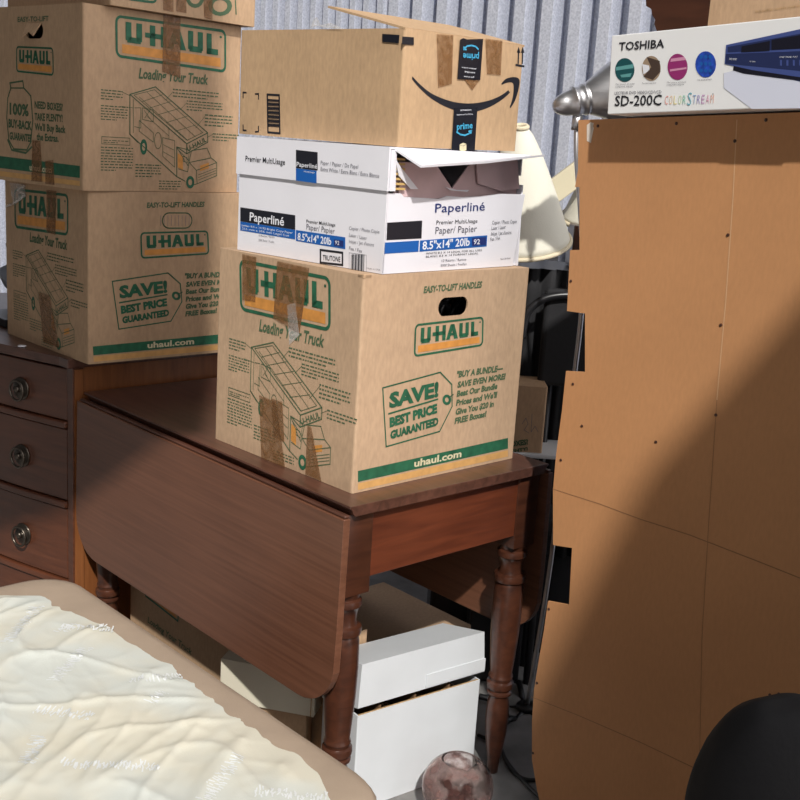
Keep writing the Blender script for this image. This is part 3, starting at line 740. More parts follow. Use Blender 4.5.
for i in range(20): k.pstrip([z5(109, 285+i*4), z5(141, 287+i*4)], .001+.002*((i*5) % 3 == 0), INK)
k.build('barcode', amz)
tape(FCr, [zc(338, 62), zc(412, 68), zc(405, 285), zc(372, 292), zc(345, 302)], amz); tape(FCr, [zc(555, 82), zc(630, 92), zc(622, 245), zc(562, 240)], amz)
tape(FCr, [zc(460, 262), zc(528, 268), zc(505, 300), zc(495, 312)], amz)
tape(FCr, [zc(441, 88), zc(455, 80), zc(470, 86), zc(543, 84), zc(530, 267), zc(429, 262)], amz, BTAPE, base=.0022)
tape(FCr, [zc(414, 392), zc(518, 386), zc(505, 590), zc(402, 594)], amz, BTAPE, base=.0022)
tape(FCr, [zc(185, 73), zc(236, 77), zc(236, 111), zc(183, 107)], amz, BTAPE); tape(FCl, [z5(437, 97), z5(486, 100), z5(484, 124), z5(437, 120)], amz, BTAPE)
k = Ink(FCr, .0032)
k.ptext('prime', zc(424, 487), zc(494, 480), 6.5, PRIME, bold=.02); k.ptext('prime', zc(522, 152), zc(452, 148), -6.5, PRIME, bold=.02)
for pts in ([(424, 497), (440, 508), (460, 512), (478, 505), (488, 494)], [(478, 494), (490, 491), (487, 503)], [(456, 128), (470, 116), (490, 113), (508, 118), (520, 130)], [(456, 120), (455, 130), (466, 131)]):
    k.pstrip([zc(*p) for p in pts], .003, PRIME)
k.ptext('amazon', zc(440, 404), zc(488, 402), 2, WINK); k.ptext('Delivered by Prime', zc(424, 424), zc(496, 420), 1.4, WINK)
k.ptext('smile', zc(505, 232), zc(458, 226), -2, WINK); k.ptext('amazon prime', zc(510, 215), zc(446, 208), -1.6, WINK); k.ptext('prime', zc(500, 252), zc(455, 248), -1.6, WINK)
k.ppoly([zc(437, 553), zc(452, 545), zc(467, 550), zc(467, 578), zc(452, 585), zc(437, 578)], CREAMINK); k.pstrip([zc(452, 560), zc(452, 583)], .001, INK); k.pstrip([zc(437, 555), zc(452, 560), zc(467, 552)], .001, INK)
k.build('tape_print', amz, 'sky-blue and white print on the black tape')
bm = bmesh.new()
for pts in ([(315, 20), (318, 17), (322, 26), (312, 27)], [(319, 26), (332, 23), (345, 29), (330, 28.5)]):
    vs = [bm.verts.new(FCl.P(*FCl.px(*p), .003)) for p in pts]; bm.faces.new(vs)
put('loose_tape', bm, CTAPE, amz, solid=.0004, label='crumpled clear tape sticking up')

UP = UP0
# ================================================================== DRESSER
DR0, DLs, DTZ, DWid, DDep = -.022, 1.050, .823, 1.05, .50
def bow(l): return -.10*math.sin(math.pi*max(0, min(1, (l-DLs-.03)/(DWid-.06))))
dres = thing('dresser', 'mahogany bow-front dresser with ring pulls at the left behind the table', 'dresser', TT(.2, DLs+DWid/2, 0), 42.9447)
def bowslab(z0, z1, fr, back=DDep, l0=DLs, l1=DLs+DWid, n=24, mat=DRW, nm='body', bev=.002, depth=None):
    bm = bmesh.new(); f = []; 
    for i in range(n+1):
        l = l0+(l1-l0)*i/n; f.append((DR0+bow(l)-fr, l))
    if depth: bk = [(a+depth, b) for a, b in f][::-1]
    else: bk = [(DR0+back, l1), (DR0+back, l0)]
    lo = [bm.verts.new(TT(a, b, z0)) for a, b in f+bk]; hi = [bm.verts.new(TT(a, b, z1)) for a, b in f+bk]; N_ = len(lo)
    if depth:
        K = len(f)
        for i in range(K-1):
            j = N_-1-i
            bm.faces.new((lo[i], lo[i+1], lo[j-1], lo[j])); bm.faces.new((hi[i], hi[i+1], hi[j-1], hi[j]))
    else: bm.faces.new(lo[::-1]); bm.faces.new(hi)
    for i in range(N_): bm.faces.new((lo[i], lo[(i+1) % N_], hi[(i+1) % N_], hi[i]))
    return put(nm, bm, mat, dres, bevel=bev)
bowslab(DTZ-.024, DTZ, .016, l0=DLs-.012, l1=DLs+DWid+.012, mat=MAHOGT, nm='top')
bowslab(.06, DTZ-.0245, -.018, mat=DRW, nm='carcass', l0=DLs+.004, l1=DLs+DWid-.004)
bm = bmesh.new(); obox(bm, TT(DR0+.002, DLs-.001, .02), tr*.03, tl*.03, UP*(DTZ-.046))
put('corner_post', bm, DRW, dres, bevel=.002)
bm = bmesh.new(); obox(bm, TT(DR0+.002, DLs+DWid-.03, .02), tr*.03, tl*.03, UP*(DTZ-.046)); put('corner_post', bm, DRW, dres, bevel=.002)
bm = bmesh.new(); obox(bm, TT(DR0+.032, DLs-.001, .06), tr*(DDep-.04), tl*.004, UP*(DTZ-.086)); put('side_panel', bm, ORW, dres)
bm = bmesh.new(); obox(bm, TT(DR0+.006, DLs-.0035, .03), tr*.024, tl*.003, UP*(DTZ-.06)); put('edge_strip', bm, ORW, dres, label='orange strip of wood down the corner')  # strip in a more orange wood than the drawers
for z in (.645, .435, .222): bowslab(z-.009, z+.009, .004, l0=DLs+.031, l1=DLs+DWid-.031, nm='rail', depth=.02, bev=.004)
for z0, z1, zk in ((.657, .789, .712), (.447, .633, .534), (.234, .423, .318), (.08, .210, .145)):
    d = bowslab(z0, z1, -.004, l0=DLs+.033, l1=DLs+DWid-.033, nm='drawer', depth=.02, bev=.002)
    for lk in (DLs+.19, DLs+DWid-.19):
        sl = (bow(lk+.01)-bow(lk-.01))/.02; nrm = (-tr+tl*sl).normalized(); c = TT(DR0+bow(lk)+.004, lk, zk); side = nrm.cross(UP).normalized()
        bm = bmesh.new(); lathe(bm, [(0, .029), (.002, .030), (.004, .027), (.005, .020), (.007, .019), (.008, .010), (.014, .008), (.018, .009), (.020, .004)], c, nrm, 24)
        h = put('ring_pull', bm, BRASS, d, smooth=True)
        h['label'] = 'aged brass ring pull'
        for p in h.data.polygons: p.use_smooth = True
        # ring itself belongs to the same pull mesh
        b2 = bmesh.new(); b2.from_mesh(h.data); ring = [c+nrm*.016+side*(.025*math.cos(a))+UP*(.026*math.sin(a)-.003) for a in [i*math.pi/14 for i in range(28)]]
        inv = wmat(dres).inverted(); tube(b2, [inv @ p for p in ring], .0033, 8, True); b2.to_mesh(h.data); b2.free()
        for p in h.data.polygons: p.use_smooth = True
# things at the left end of the dresser top
bg = thing('plastic_bag', 'grey-blue crumpled plastic bag on the dresser at the left edge of the picture', 'bag', TT(.30, DLs+.72, DTZ), 43)
bm = bmesh.new(); bmesh.ops.create_icosphere(bm, subdivisions=4, radius=1)
for v in bm.verts:
    n_ = noise.noise(v.co*2.2)*.25+noise.noise(v.co*6)*.08; v.co = V((v.co.x*.16*(1+n_), v.co.y*.19*(1+n_), max(-.0, (v.co.z+.8)*.155*(1+n_))))
bm.transform(Matrix.Translation(TT(.30, DLs+.72, DTZ+.001))); put('bag_body', bm, BAGM, bg, smooth=True)
bb = thing('black_case', 'small flat black case on the dresser at the left edge', 'case', TT(.06, DLs+.50, DTZ), 43)
bm = bmesh.new(); rbox(bm, TT(.0, DLs+.44, DTZ+.001), tr*.12, tl*.18, UP*.022, .004); put('case_body', bm, BLACK, bb)
bm = bmesh.new(); lathe(bm, [(0, .0), (.001, .011), (.003, .010), (.004, .0)], atz(22, 346.5, DTZ+.0005), seg=12, cap=False)
o = put('paper_scrap', bm, WHITE, None); o['label'] = 'tiny white scrap lying on the dresser top'; o['category'] = 'scrap'

# ================================================================== BACK WALL
W0 = aty(392, 60, 3.9); W0.z = 0; wd = V((-.83, .56, 0)).normalized(); wn = V((-wd.y, wd.x, 0));
if wn.dot(CAM-W0) < 0: wn = -wn
def corr(name, t0, t1, pitch, depth, ph, z1=3.2):
    bm = bmesh.new(); pts = []; t = t0
    n = int((t1-t0)/pitch)
    prof_ = [(0, 0), (.42, 0), (.52, 1), (.92, 1)]
    a = t0
    for i in range(n+1):
        for f, d in prof_:
            pts.append((t0+(i+f)*pitch, d*depth))
    lo = [bm.verts.new(W0+wd*a+wn*(-.02+d)) for a, d in pts]; hi = [bm.verts.new(W0+wd*a+wn*(-.02+d)+UP*z1) for a, d in pts]
    for i in range(len(pts)-1): bm.faces.new((lo[i], lo[i+1], hi[i+1], hi[i]))
    return put(name, bm, GALV, None, kind='structure', recalc=False)
corr('wall_back', -28*.0943, .0, .0943, .066, 0)
corr('wall_back_left', .006, 3.4, .0572, .042, 0)
bm = bmesh.new(); obox(bm, W0+wd*(-.004)+wn*.0, wd*.012, wn*.012, UP*3.2); put('trim_1', bm, GALV, None, kind='structure')
bm = bmesh.new(); bmesh.ops.create_grid(bm, x_segments=1, y_segments=1, size=6); bm.transform(Matrix.Translation((0, 0, 0)))
put('floor', bm, CONC, None, kind='structure')

# ================================================================== HARDBOARD PANEL / CABINET
PP = aty(580, 118, 2.10); PP.z = 0; CZ = 1.448; FP = Face(PP, -tl, -tr)   # u runs right-forward
cab = thing('tall_cabinet', 'back of a tall cabinet covered with bare brown hardboard at the right', 'cabinet', PP+tr*.3-tl*.35, 42.9447)
px_edge = [(578.5, 118), (578, 170), (575, 187), (579.5, 187), (579.5, 250), (570, 250), (567, 311), (585, 313.5), (585, 372), (566, 371), (562, 410), (556, 455), (553, 490), (553, 545), (572, 548), (569, 605), (548, 601),
           (544, 630), (538, 665), (534, 690), (532, 720), (532, 760), (537, 790), (543, 815)]
edge = [FP.px(*p) for p in px_edge]
z_bot = edge[-1][1]
TIL = .055
ol = [(a, min(b, CZ-.002)) for a, b in edge]+[(edge[-1][0]+.02, .03), (.95, .03), (.95, CZ-.002+.95*TIL)]
bm = bmesh.new(); plate(bm, FP.P, ol, (), .004)
put('back_panel', bm, HARD, cab, label='brown hardboard sheet with cut-out notches down its left edge')
bm = bmesh.new(); O = PP+tr*.005-tl*.10
hexa(bm, [O, O+tr*.62, O+tr*.62-tl*.85, O-tl*.85, O+UP*(CZ+.1*TIL), O+tr*.62+UP*(CZ+.1*TIL), O+tr*.62-tl*.85+UP*(CZ+.95*TIL), O-tl*.85+UP*(CZ+.95*TIL)]); put('carcass', bm, DARKW, cab)
k = Ink(FP, .0004)
crease = flat('crease_line', (.30, .15, .07), .7); ltcr = flat('pale_crease', (.66, .42, .24), .6)
k.pstrip([(553, 489), (600, 504), (640, 519), (690, 535), (760, 562), (830, 590)], .0016, crease); k.pstrip([(532, 697), (580, 716), (640, 742), (720, 780)], .0014, crease)
k.pstrip([(737, 120), (733, 200), (726, 300), (717, 400)], .0016, ltcr); k.pstrip([(717, 400), (709, 520), (702, 640), (699, 800)], .001, crease)
k.build('crease', cab)
bm = bmesh.new()
for p in ((735, 141), (676.5, 123.5), (766, 120), (598, 126), (728, 235), (721, 325), (716, 415), (656, 442), (571, 281), (573, 384), (561, 460), (549, 609), (537, 683), (533, 753), (770, 695), (779, 694), (582, 426)):
    a, b = FP.px(*p); lathe(bm, [(0, .003), (.0012, .0026), (.002, .0008)], FP.P(a, b, .0002), FP.n, 8)
put('nail_head', bm, DARKW, cab, kind=None)
k = Ink(FP, .0005); gl = flat('dried_glue', (.75, .68, .6), .5)
for pts in ([(587, 125), (591, 122), (594, 128), (591, 143), (587, 141)], [(590, 122), (594, 123), (592, 133)]): k.ppoly(pts, gl)
k.build('glue_mark', cab)

# ================================================================== DVD PLAYER BOX
dtl = (-tl+UP*TIL).normalized(); dup_ = tr.cross(dtl)*-1
if dup_.z < 0: dup_ = -dup_
FT0 = Face(PP-tr*.055, -tl, -tr); ul = FT0.px(607, 117)[0]
DN = FT0.P(ul, 0, 0); DN.z = CZ+.0015+ul*TIL; DVH = .130; DVL = .50
dvd = thing('electronics_box', 'long white printed box for a disc player lying on top of the cabinet', 'box', DN+tr*.15-tl*.25, 42.9447)
bm = bmesh.new(); rbox(bm, DN, tr*.30, dtl*DVL, dup_*DVH, .0015, 2); put('body', bm, SHOW, dvd)
FT = Face(DN, dtl, -tr)
def z7(x, y): return (550+x/3.2, y/3.2)
def z8(x, y): return (640+x/5, y/5)
k = Ink(FT)
k.ptext('TOSHIBA', z7(221, 162), z7(366, 152), 8, INK, bold=.018); k.ptext('SD-200C', z7(208, 339), z7(357, 336), 10, INK, bold=.012)
k.ptext('LECTEUR DVD VIDEO/CD/VCD', z7(208, 303), z7(357, 299), 3, INKG)
cols = [(.75, .25, .2), (.75, .5, .25), (.8, .7, .3), (.55, .7, .35), (.25, .6, .45), (.15, .45, .55), (.2, .35, .6), (.35, .3, .6), (.55, .3, .55), (.7, .3, .45), (.75, .4, .3)]
xs = 368
for i, ch in enumerate('COLORSTREAM'):
    mt = flat('letter_%s' % ('abcdefghijk'[i]), cols[i], .5); w = 13 if ch != 'S' else 16; y0 = 335-i*.4+(4 if ch == 'S' else 0)
    k.ptext(ch, z7(xs, y0), z7(xs+w-3, y0-.3), 9 if ch != 'S' else 13, mt, bold=-.01); xs += w+1.3
k.ptext('R', z7(521, 303), z7(525, 303), 1.5, INK)
for x, y, s in ((211, 272, 60), (295, 269, 45), (374, 266, 62), (472, 258, 46)):
    k.ptext('Clear pictures and sound', z7(x, y), z7(x+s, y-2), 1.5, INKG)
    if s > 50: k.ptext('component outputs', z7(x, y+8), z7(x+s-6, y+6), 1.5, INKG)
k.build('printed_text', dvd)
k = Ink(FT)
def disc(c, rx, ry, m, lay=0): k.ppoly([z7(c[0]+rx*math.cos(a), c[1]+ry*math.sin(a)) for a in [i*math.pi/14 for i in range(28)]], m, lay)
teal = flat('print_teal', (.01, .08, .09), .4); teal2 = flat('print_teal_light', (.12, .35, .35), .4); brn = flat('print_brown', (.07, .045, .035), .4); mag = flat('print_magenta', (.30, .03, .16), .4); mag2 = flat('print_pink', (.65, .3, .45), .4)
rb = flat('print_royal_blue', (.02, .07, .42), .4, var=.5, vscale=120); lil = flat('print_lilac', (.70, .73, .86), .4)
disc((240, 224), 31, 38, teal); k.ppoly([z7(212, 215), z7(268, 205), z7(268, 218), z7(212, 226)], teal2, 1); k.ppoly([z7(225, 240), z7(262, 234), z7(258, 246), z7(230, 248)], teal2, 1)
disc((325, 219), 30, 40, flat('print_tan', (.35, .26, .18), .4)); k.ppoly([z7(310, 182), z7(352, 195), z7(354, 230), z7(330, 256), z7(300, 245), z7(325, 215)], brn, 1); k.ppoly([z7(296, 205), z7(318, 210), z7(320, 225), z7(300, 238)], WINK, 1)
disc((409, 214), 32, 42, mag); k.ppoly([z7(388, 188), z7(430, 182), z7(436, 192), z7(386, 198)], mag2, 1); k.ppoly([z7(385, 222), z7(438, 215), z7(438, 221), z7(385, 229)], mag2, 1)
disc((499, 206), 33, 42, rb)
for i in range(9): disc((485+14*(i % 3), 182+22*(i//3)), 5, 6, BLUE, 1)
k.build('round_picture', dvd)
k = Ink(FT); navy = flat('player_navy', (.02, .03, .10), .35); navy2 = flat('player_blue', (.06, .09, .28), .35); nblk = flat('player_black', (.01, .01, .02), .35)
k.ppoly([z8(420, 365), z8(480, 352), z8(900, 420), z8(900, 540), z8(560, 545), z8(420, 440)], lil, 0)
k.ppoly([z8(432, 225), z8(830, 140), z8(960, 115), z8(960, 430), z8(800, 408), z8(425, 320)], navy2, 1)
k.ppoly([z8(440, 235), z8(960, 140), z8(960, 235), z8(440, 262)], navy, 2); k.ppoly([z8(432, 270), z8(960, 250), z8(960, 370), z8(430, 318)], navy, 2)
k.ppoly([z8(510, 232), z8(652, 205), z8(650, 255), z8(508, 262)], nblk, 3); k.ppoly([z8(660, 200), z8(960, 150), z8(960, 235), z8(660, 250)], nblk, 3)
k.ppoly([z8(470, 330), z8(560, 350), z8(960, 410), z8(960, 425), z8(520, 368), z8(468, 352)], nblk, 2)
for i in range(5): k.ppoly([z8(702+i*32, 300), z8(712+i*32, 301), z8(712+i*32, 330), z8(702+i*32, 328)], navy2, 3)
k.ptext('DVD VIDEO', z8(448, 300), z8(486, 302), 2, WINK, lay=4); k.ptext('SD-200C', z8(550, 310), z8(580, 312), 1.2, WINK, lay=4); k.ptext('STOP  PAUSE  PLAY', z8(700, 290), z8(790, 288), 1.5, WINK, lay=4)
k.build('player_picture', dvd, 'picture of a dark blue disc player')

# things standing on the cabinet behind it
cl = thing('wooden_clock_case', 'dark carved wooden case behind the disc player box', 'case', DN+tr*.40-tl*.05+UP*(-.001), 42.9447)
pa = Face(DN+tr*.34, -tl, -tr)
bm = bmesh.new(); pts = [(645, -20), (646, 6), (651, 9), (652, 15), (655, 20), (654, 24), (657, 32)]
o_ = [pa.px(*p) for p in pts]; xr = pa.px(711, 0)[0]
plate(bm, lambda u, v, d: pa.P(u, v, d), [(u, v) for u, v in o_]+[(o_[-1][0], .014), (xr, .024), (xr, o_[0][1])], (), .17); put('case_body', bm, DARKW, cl, bevel=.001)
cb = thing('cardboard_box', 'plain brown cardboard box behind the right part of the disc player box', 'box', DN+tr*.40-tl*.2, 42.9447)
bm = bmesh.new(); a_ = pa.px(714, 0)[0]; rbox(bm, pa.P(a_, .020, 0), tr*.2, dtl*.35, dup_*.24, .002); put('body', bm, KRE, cb)
k = Ink(pa); k.ptext('handle with care', (756, 13), (800, 7), 3, EDGE); k.build('printed_text', cb)

# ================================================================== FLOOR LAMP
lamp = thing('floor_lamp', 'floor lamp with a silver bell-shaped metal shade beside the hardboard', 'lamp', aty(525, 745, 2.62)*1, 0)
lamp.location.z = 0
LY = 2.5
hn = aty(566, 104, LY); hax = (aty(612, 93, LY+.02)-hn).normalized()
bm = bmesh.new(); lathe(bm, [(-.030, .0), (-.029, .008), (-.025, .014), (-.016, .020), (-.004, .0245), (.016, .028), (.018, .033), (.022, .033), (.024, .030), (.038, .031), (.040, .034), (.044, .034), (.046, .031), (.05, .034), (.07, .044), (.095, .058), (.13, .072), (.17, .084), (.185, .088), (.19, .090), (.19, .087), (.17, .081), (.13, .069), (.07, .041), (.05, .03)], hn, hax, 40, cap=False)
put('lamp_shade', bm, STEEL, lamp, smooth=True)
bm = bmesh.new()
for t, r_, a in ((.085, .0525, 250), (.085, .0525, 215), (.075, .047, 290), (.11, .0635, 235)):
    aa = hax.orthogonal().normalized(); b_ = hax.cross(aa); d_ = aa*math.cos(math.radians(a))+b_*math.sin(math.radians(a)); lathe(bm, [(0, .0035), (.002, .003)], hn+hax*t+d_*r_, d_, 8)
put('vent_hole', bm, BLACK, lamp)
bm = bmesh.new(); lathe(bm, [(0, .012), (.03, .012), (.032, .009), (.036, .009)], hn+hax*.030-UP*.062, UP, 16); put('swivel', bm, STEEL, lamp, smooth=True)
path = [hn+hax*.03-UP*.055, aty(576.5, 157, 2.5), aty(580, 205, 2.51), aty(583, 260, 2.52), aty(581.5, 312, 2.53), aty(575, 370, 2.545), aty(562, 470, 2.56), aty(548, 581, 2.58), aty(527, 706, 2.6)]
bm = bmesh.new(); tube(bm, spline(path, 6), .0058, 12); put('pole', bm, STEEL, lamp, smooth=True)
bp_ = path[-1]
bm = bmesh.new(); lathe(bm, [(-.01, .012), (-.008, .026), (0, .028), (.004, .026), (.006, .010)], bp_, UP, 24); put('collar', bm, BLACK, lamp, smooth=True)
for ang in (15, 95, 165, 235, 305):
    d_ = V((math.cos(math.radians(ang)), math.sin(math.radians(ang)), 0)); a = bp_-UP*.004; e_ = V((bp_.x, bp_.y, .012))+d_*.125
    bm = bmesh.new(); tube(bm, spline([a, a+d_*.05-UP*.012, (a+e_)/2+d_*.02, e_]), .008, 8); put('leg', bm, BLACK, lamp, smooth=True)

# ================================================================== LAMPSHADES AND BACKGROUND CLUTTER
def shade(name, label, top, bot, rt, rb_, parent_loc, flare=1.6, seg=48, panels=8):
    t = thing(name, label, 'lampshade', parent_loc, 0)
    ax = (bot-top); L = ax.length; bm = bmesh.new(); pr = [(L*i/14, rt+(rb_-rt)*((i/14)**flare)) for i in range(15)]
    pr2 = [(a, r_-.003) for a, r_ in pr][::-1]
    lathe(bm, pr+pr2, top, ax, seg, cap=False); put('shade_fabric', bm, SHADE, t, smooth=True)
    axn = ax.normalized(); a = axn.orthogonal().normalized(); b = axn.cross(a)
    bm = bmesh.new()
    tube(bm, [bot+(a*math.cos(2*math.pi*i/seg)+b*math.sin(2*math.pi*i/seg))*rb_ for i in range(seg)], .006, 8, True); put('bottom_trim', bm, TRIMF, t, smooth=True)
    bm = bmesh.new(); tube(bm, [top+(a*math.cos(2*math.pi*i/24)+b*math.sin(2*math.pi*i/24))*rt for i in range(24)], .006, 8, True); put('top_ring', bm, TRIMF, t, smooth=True)
    return t
YS = 2.92
shade('bell_lampshade', 'cream bell-shaped lampshade leaning beside the table boxes, nearest the shipping box', aty(521, 127, 2.86), aty(519, 240, 2.95), .016, .134, aty(510, 260, 2.93)*1, .78)
shade('bell_lampshade', 'second cream lampshade half hidden behind the hardboard panel', aty(608, 150, 3.10), aty(612, 212, 3.14), .05, .14, aty(610, 260, 3.12), 1.2)
# painted board leaning behind
bd = thing('painted_board', 'cream painted board slanting between lampshade and hardboard', 'board', aty(560, 205, 3.3), 0)
a = aty(540, 200, 3.02); b = aty(600, 155, 3.02); dirb = (b-a).normalized(); nb = dirb.cross(V((0, 1, 0))).normalized()
bm = bmesh.new(); obox(bm, a-dirb*.12-nb*.04+V((0, .04, 0)), dirb*.42, nb*.062*(-1 if nb.z > 0 else 1)*-1, V((0, .03, 0))); put('board', bm, CREAMW, bd, bevel=.003)
# dark cupboard carrying the shades
cbd = thing('dark_cupboard', 'low dark cupboard draped in black carrying the lampshades', 'cupboard', V((.42, 3.1, 0)), 0)
topz = 1.085
bm = bmesh.new(); rbox(bm, V((.12, 2.925, 0.0005)), V((.50, 0, 0)), V((0, .26, 0)), UP*topz, .01)
put('body', bm, BLACK, cbd)
bm = bmesh.new(); n = 60; rows = []
for j in range(12):
    row = []
    for i in range(n+1):
        x = .12+.50*i/n; z = topz+.004-(topz-.3)*j/11; row.append(bm.verts.new((x, 2.905-.012*math.sin(i*1.1+.5*math.sin(i*.4))-.006*math.sin(i*2.7), z)))
    rows.append(row)
for j in range(11):
    for i in range(n): bm.faces.new((rows[j][i], rows[j][i+1], rows[j+1][i+1], rows[j+1][i]))
put('black_cloth', bm, BLACKC, cbd, smooth=True, solid=.002)
dk = thing('brown_case', 'small dark brown case between the lampshades and the cupboard', 'case', V((.52, 3.04, topz)), 0)
bm = bmesh.new(); rbox(bm, V((.43, 2.98, topz+.006)), V((.18, 0, 0)), V((0, .12, 0)), UP*.11, .004); put('case_body', bm, DARKW, dk)
# black chair behind the table
ch = thing('black_chair', 'black round-backed chair in the dark gap behind the moving box', 'chair', V((.42, 2.72, 0)), 0)
pts = [aty(x, y, 2.80) for x, y in ((522, 338), (527, 314), (540, 301), (556, 296), (575, 296), (595, 303), (606, 325), (606, 480))]
bm = bmesh.new(); tube(bm, spline(pts), .010, 10); put('back_hoop', bm, BLACK, ch, smooth=True)
bm = bmesh.new(); rbox(bm, V((.35, 2.81, .80)), V((.17, 0, 0)), V((0, .03, 0)), UP*.25, .012); put('backrest', bm, BLACKC, ch)
bm = bmesh.new(); rbox(bm, V((.375, 2.73, .42)), V((.17, 0, 0)), V((0, .14, 0)), UP*.05, .015); put('seat', bm, BLACKC, ch)
for x in (.385, .53):
    for y in (2.745, 2.85):
        bm = bmesh.new(); tube(bm, [(x, y, 0), (x, y, .43 if y < 2.8 else .82)], .010, 8); put('leg', bm, BLACK, ch, smooth=True)
# tote with a white lid and a small moving box on it
tz = aty(540, 454, 2.72).z; x0 = .215; x1 = .368
tt = thing('storage_tote', 'dark storage tote with a white lid behind the table end', 'tote', V(((x0+x1)/2, 2.79, 0)), 0)
bm = bmesh.new(); rbox(bm, V((x0+.006, 2.735, .0005)), V((x1-x0-.012, 0, 0)), V((0, .13, 0)), UP*(tz-.014), .006); put('body', bm, BLACK, tt)
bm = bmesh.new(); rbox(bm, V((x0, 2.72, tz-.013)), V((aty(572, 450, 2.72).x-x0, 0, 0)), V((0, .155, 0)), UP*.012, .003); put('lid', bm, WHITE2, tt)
tN = V((.222, 2.728, tz+.0002)); 
sb_ = thing('moving_box', 'small shaded moving box on the white-lidded tote behind the table end', 'box', tN+V((.06, .06, 0)), 0, 'moving boxes with green and orange print')
carton_shell('body', tN, V((1, 0, 0)), V((0, 1, 0)), .145, .13, .17, KRE, sb_); closed_lids(tN, V((1, 0, 0)), V((0, 1, 0)), .145, .13, .17, KRE, sb_)
FS = Face(tN, V((1, 0, 0)), V((0, -1, 0))); k = Ink(FS); k.ptext('BOXES?', (508, 447), (528.5, 444), 5, LGREEN, bold=.05); k.ptext('ENTY!', (512, 452.5), (528, 450), 3, LGREEN, bold=.05)
k.pstrip([(522, 424), (526, 418), (528, 424), (524, 430), (529, 433)], .0012, INKG); k.pstrip([(532, 414), (531, 432), (535, 426), (538, 432)], .0012, INKG); k.build('printed_text', sb_)
# ================================================================== UNDER THE TABLE
gb = TT(.10, .455, .0005); rg, lg = tr, tl
g, _, _, F1, F2 = uhaul(gb, 42.9447, 'moving box on the floor under the far half of the table', .52, .20, .40, KRE)
cc = [F2.px(142, 586), F2.px(178, 612), F2.px(178, 624), F2.px(142, 598)]
k = Ink(F2); k.pstrip([(142, 585), (146, 596), (178, 621), (179, 610)], .005, GREEN); k.ppoly([(146, 587), (176, 609), (176, 618), (147, 594)], ORANGE); k.build('logo', g)
k = Ink(F2); k.ptext('Loading Your Truck', (148, 622), (192, 655), 6, LGREEN, bold=.02, slant=.15); k.build('printed_text', g)
hb = TT(.205, .255, .0005)
h_, _, _, F1, F2 = uhaul(hb, 42.9447, 'dark-shaded moving box under the table behind the cream box', .19, .085, .33, KRE)
k = Ink(F2); k.ptext('MEDIUM', (217, 656), (262, 672), 12, LGREEN, bold=.05); k.build('printed_text', h_)
jb = TT(.14, .45, 0)
# cream flat box on a low carton
ra_ = (V((-.144, 2.226, 0))-V((-.36, 2.277, 0))).normalized(); la_ = V((-ra_.y, ra_.x, 0)); cN = V((-.36, 2.277, 0))
lowc = thing('flat_carton', 'low brown carton under the cream lid box below the table leaf', 'box', cN+ra_*.11+la_*.06, 0)
bm = bmesh.new(); rbox(bm, cN+ra_*.05+la_*.012+UP*.0005, ra_*.15, la_*.045, UP*.146, .002); put('body', bm, KRE, lowc)
crm = thing('cream_box', 'flat cream box half hidden by the hanging table leaf', 'box', cN+ra_*.11+la_*.06+UP*.148, 0)
bm = bmesh.new(); rbox(bm, cN+UP*.148, ra_*.221, la_*.06, UP*.101, .0015, 2); put('body', bm, CREAM, crm)
bm = bmesh.new(); obox(bm, cN-la_*.0008+ra_*.213+UP*.149, ra_*.002, la_*.001, UP*.099); put('seam', bm, EDGE, crm)
# white file box
wr = V((.8, .6, 0)); wl = V((-.6, .8, 0)); Pw = TT(.3, .10, 0)
wN = V((-.105, 2.062, .0005))+wr*.075; WLn = .332; WDp = .135
off = (Pw-wN).dot(V((.6, -.8, 0))); wN = wN+V((.6, -.8, 0))*off
wb = thing('file_box', 'white file box with its lid ajar on the floor under the table', 'box', wN+wr*.2+wl*.07, math.degrees(math.atan2(.6, .8)))
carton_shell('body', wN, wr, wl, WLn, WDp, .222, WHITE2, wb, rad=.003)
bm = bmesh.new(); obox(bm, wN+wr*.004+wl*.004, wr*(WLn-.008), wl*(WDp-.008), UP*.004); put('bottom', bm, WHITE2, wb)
bm = bmesh.new()
for i in range(9): obox(bm, wN+wr*(.03+.031*i)+wl*.012+UP*.006, wr*.006, wl*(WDp-.03), UP*(.180+.02*((i*5) % 3)))
put('folders', bm, flat('folder_tan', (.16, .09, .045), .8), wb)
bm = bmesh.new(); obox(bm, wN+wr*.0035+wl*.0032+UP*.19, wr*(WLn-.007), wl*.003, UP*.033); put('inner_rim', bm, EDGE, wb)
def WP(u, w, z): return wN+wr*u+wl*w+UP*z
tilt = -.26
bm = bmesh.new(); e = .005
lid_ = [(-e, -e), (WLn+e, -e), (WLn+e, WDp+e), (-e, WDp+e)]
zt = lambda w: .342+tilt*(w+e)
lo = [bm.verts.new(WP(u, w+(-.01 if w > 0 else 0), zt(w)-.098)) for u, w in lid_]; hi = [bm.verts.new(WP(u-(.010 if u > 0 else -.004), w, zt(w))) for u, w in lid_]
for i in range(4): bm.faces.new((lo[i], lo[(i+1) % 4], hi[(i+1) % 4], hi[i]))
bm.faces.new(hi); bmesh.ops.recalc_face_normals(bm, faces=bm.faces[:])
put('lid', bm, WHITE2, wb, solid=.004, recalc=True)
bm = bmesh.new(); obox(bm, WP(.17, -.0068, .247), wr*.166, wl*.0015, UP*.030); put('lid_flap', bm, WHITE2, wb, label='loose lower strip of the lid side')
FW = Face(WP(-e, -e, .342), wr, (UP+wl*tilt*-1).normalized())
bigb = thing('cardboard_box', 'plain brown cardboard box deep under the table behind the white file box', 'box', TT(.33, .6, 0), 42.9)
bm = bmesh.new(); rbox(bm, TT(.33, .64, .0005), tr*.20, tl*.28, UP*.50, .003); put('body', bm, KRE, bigb)
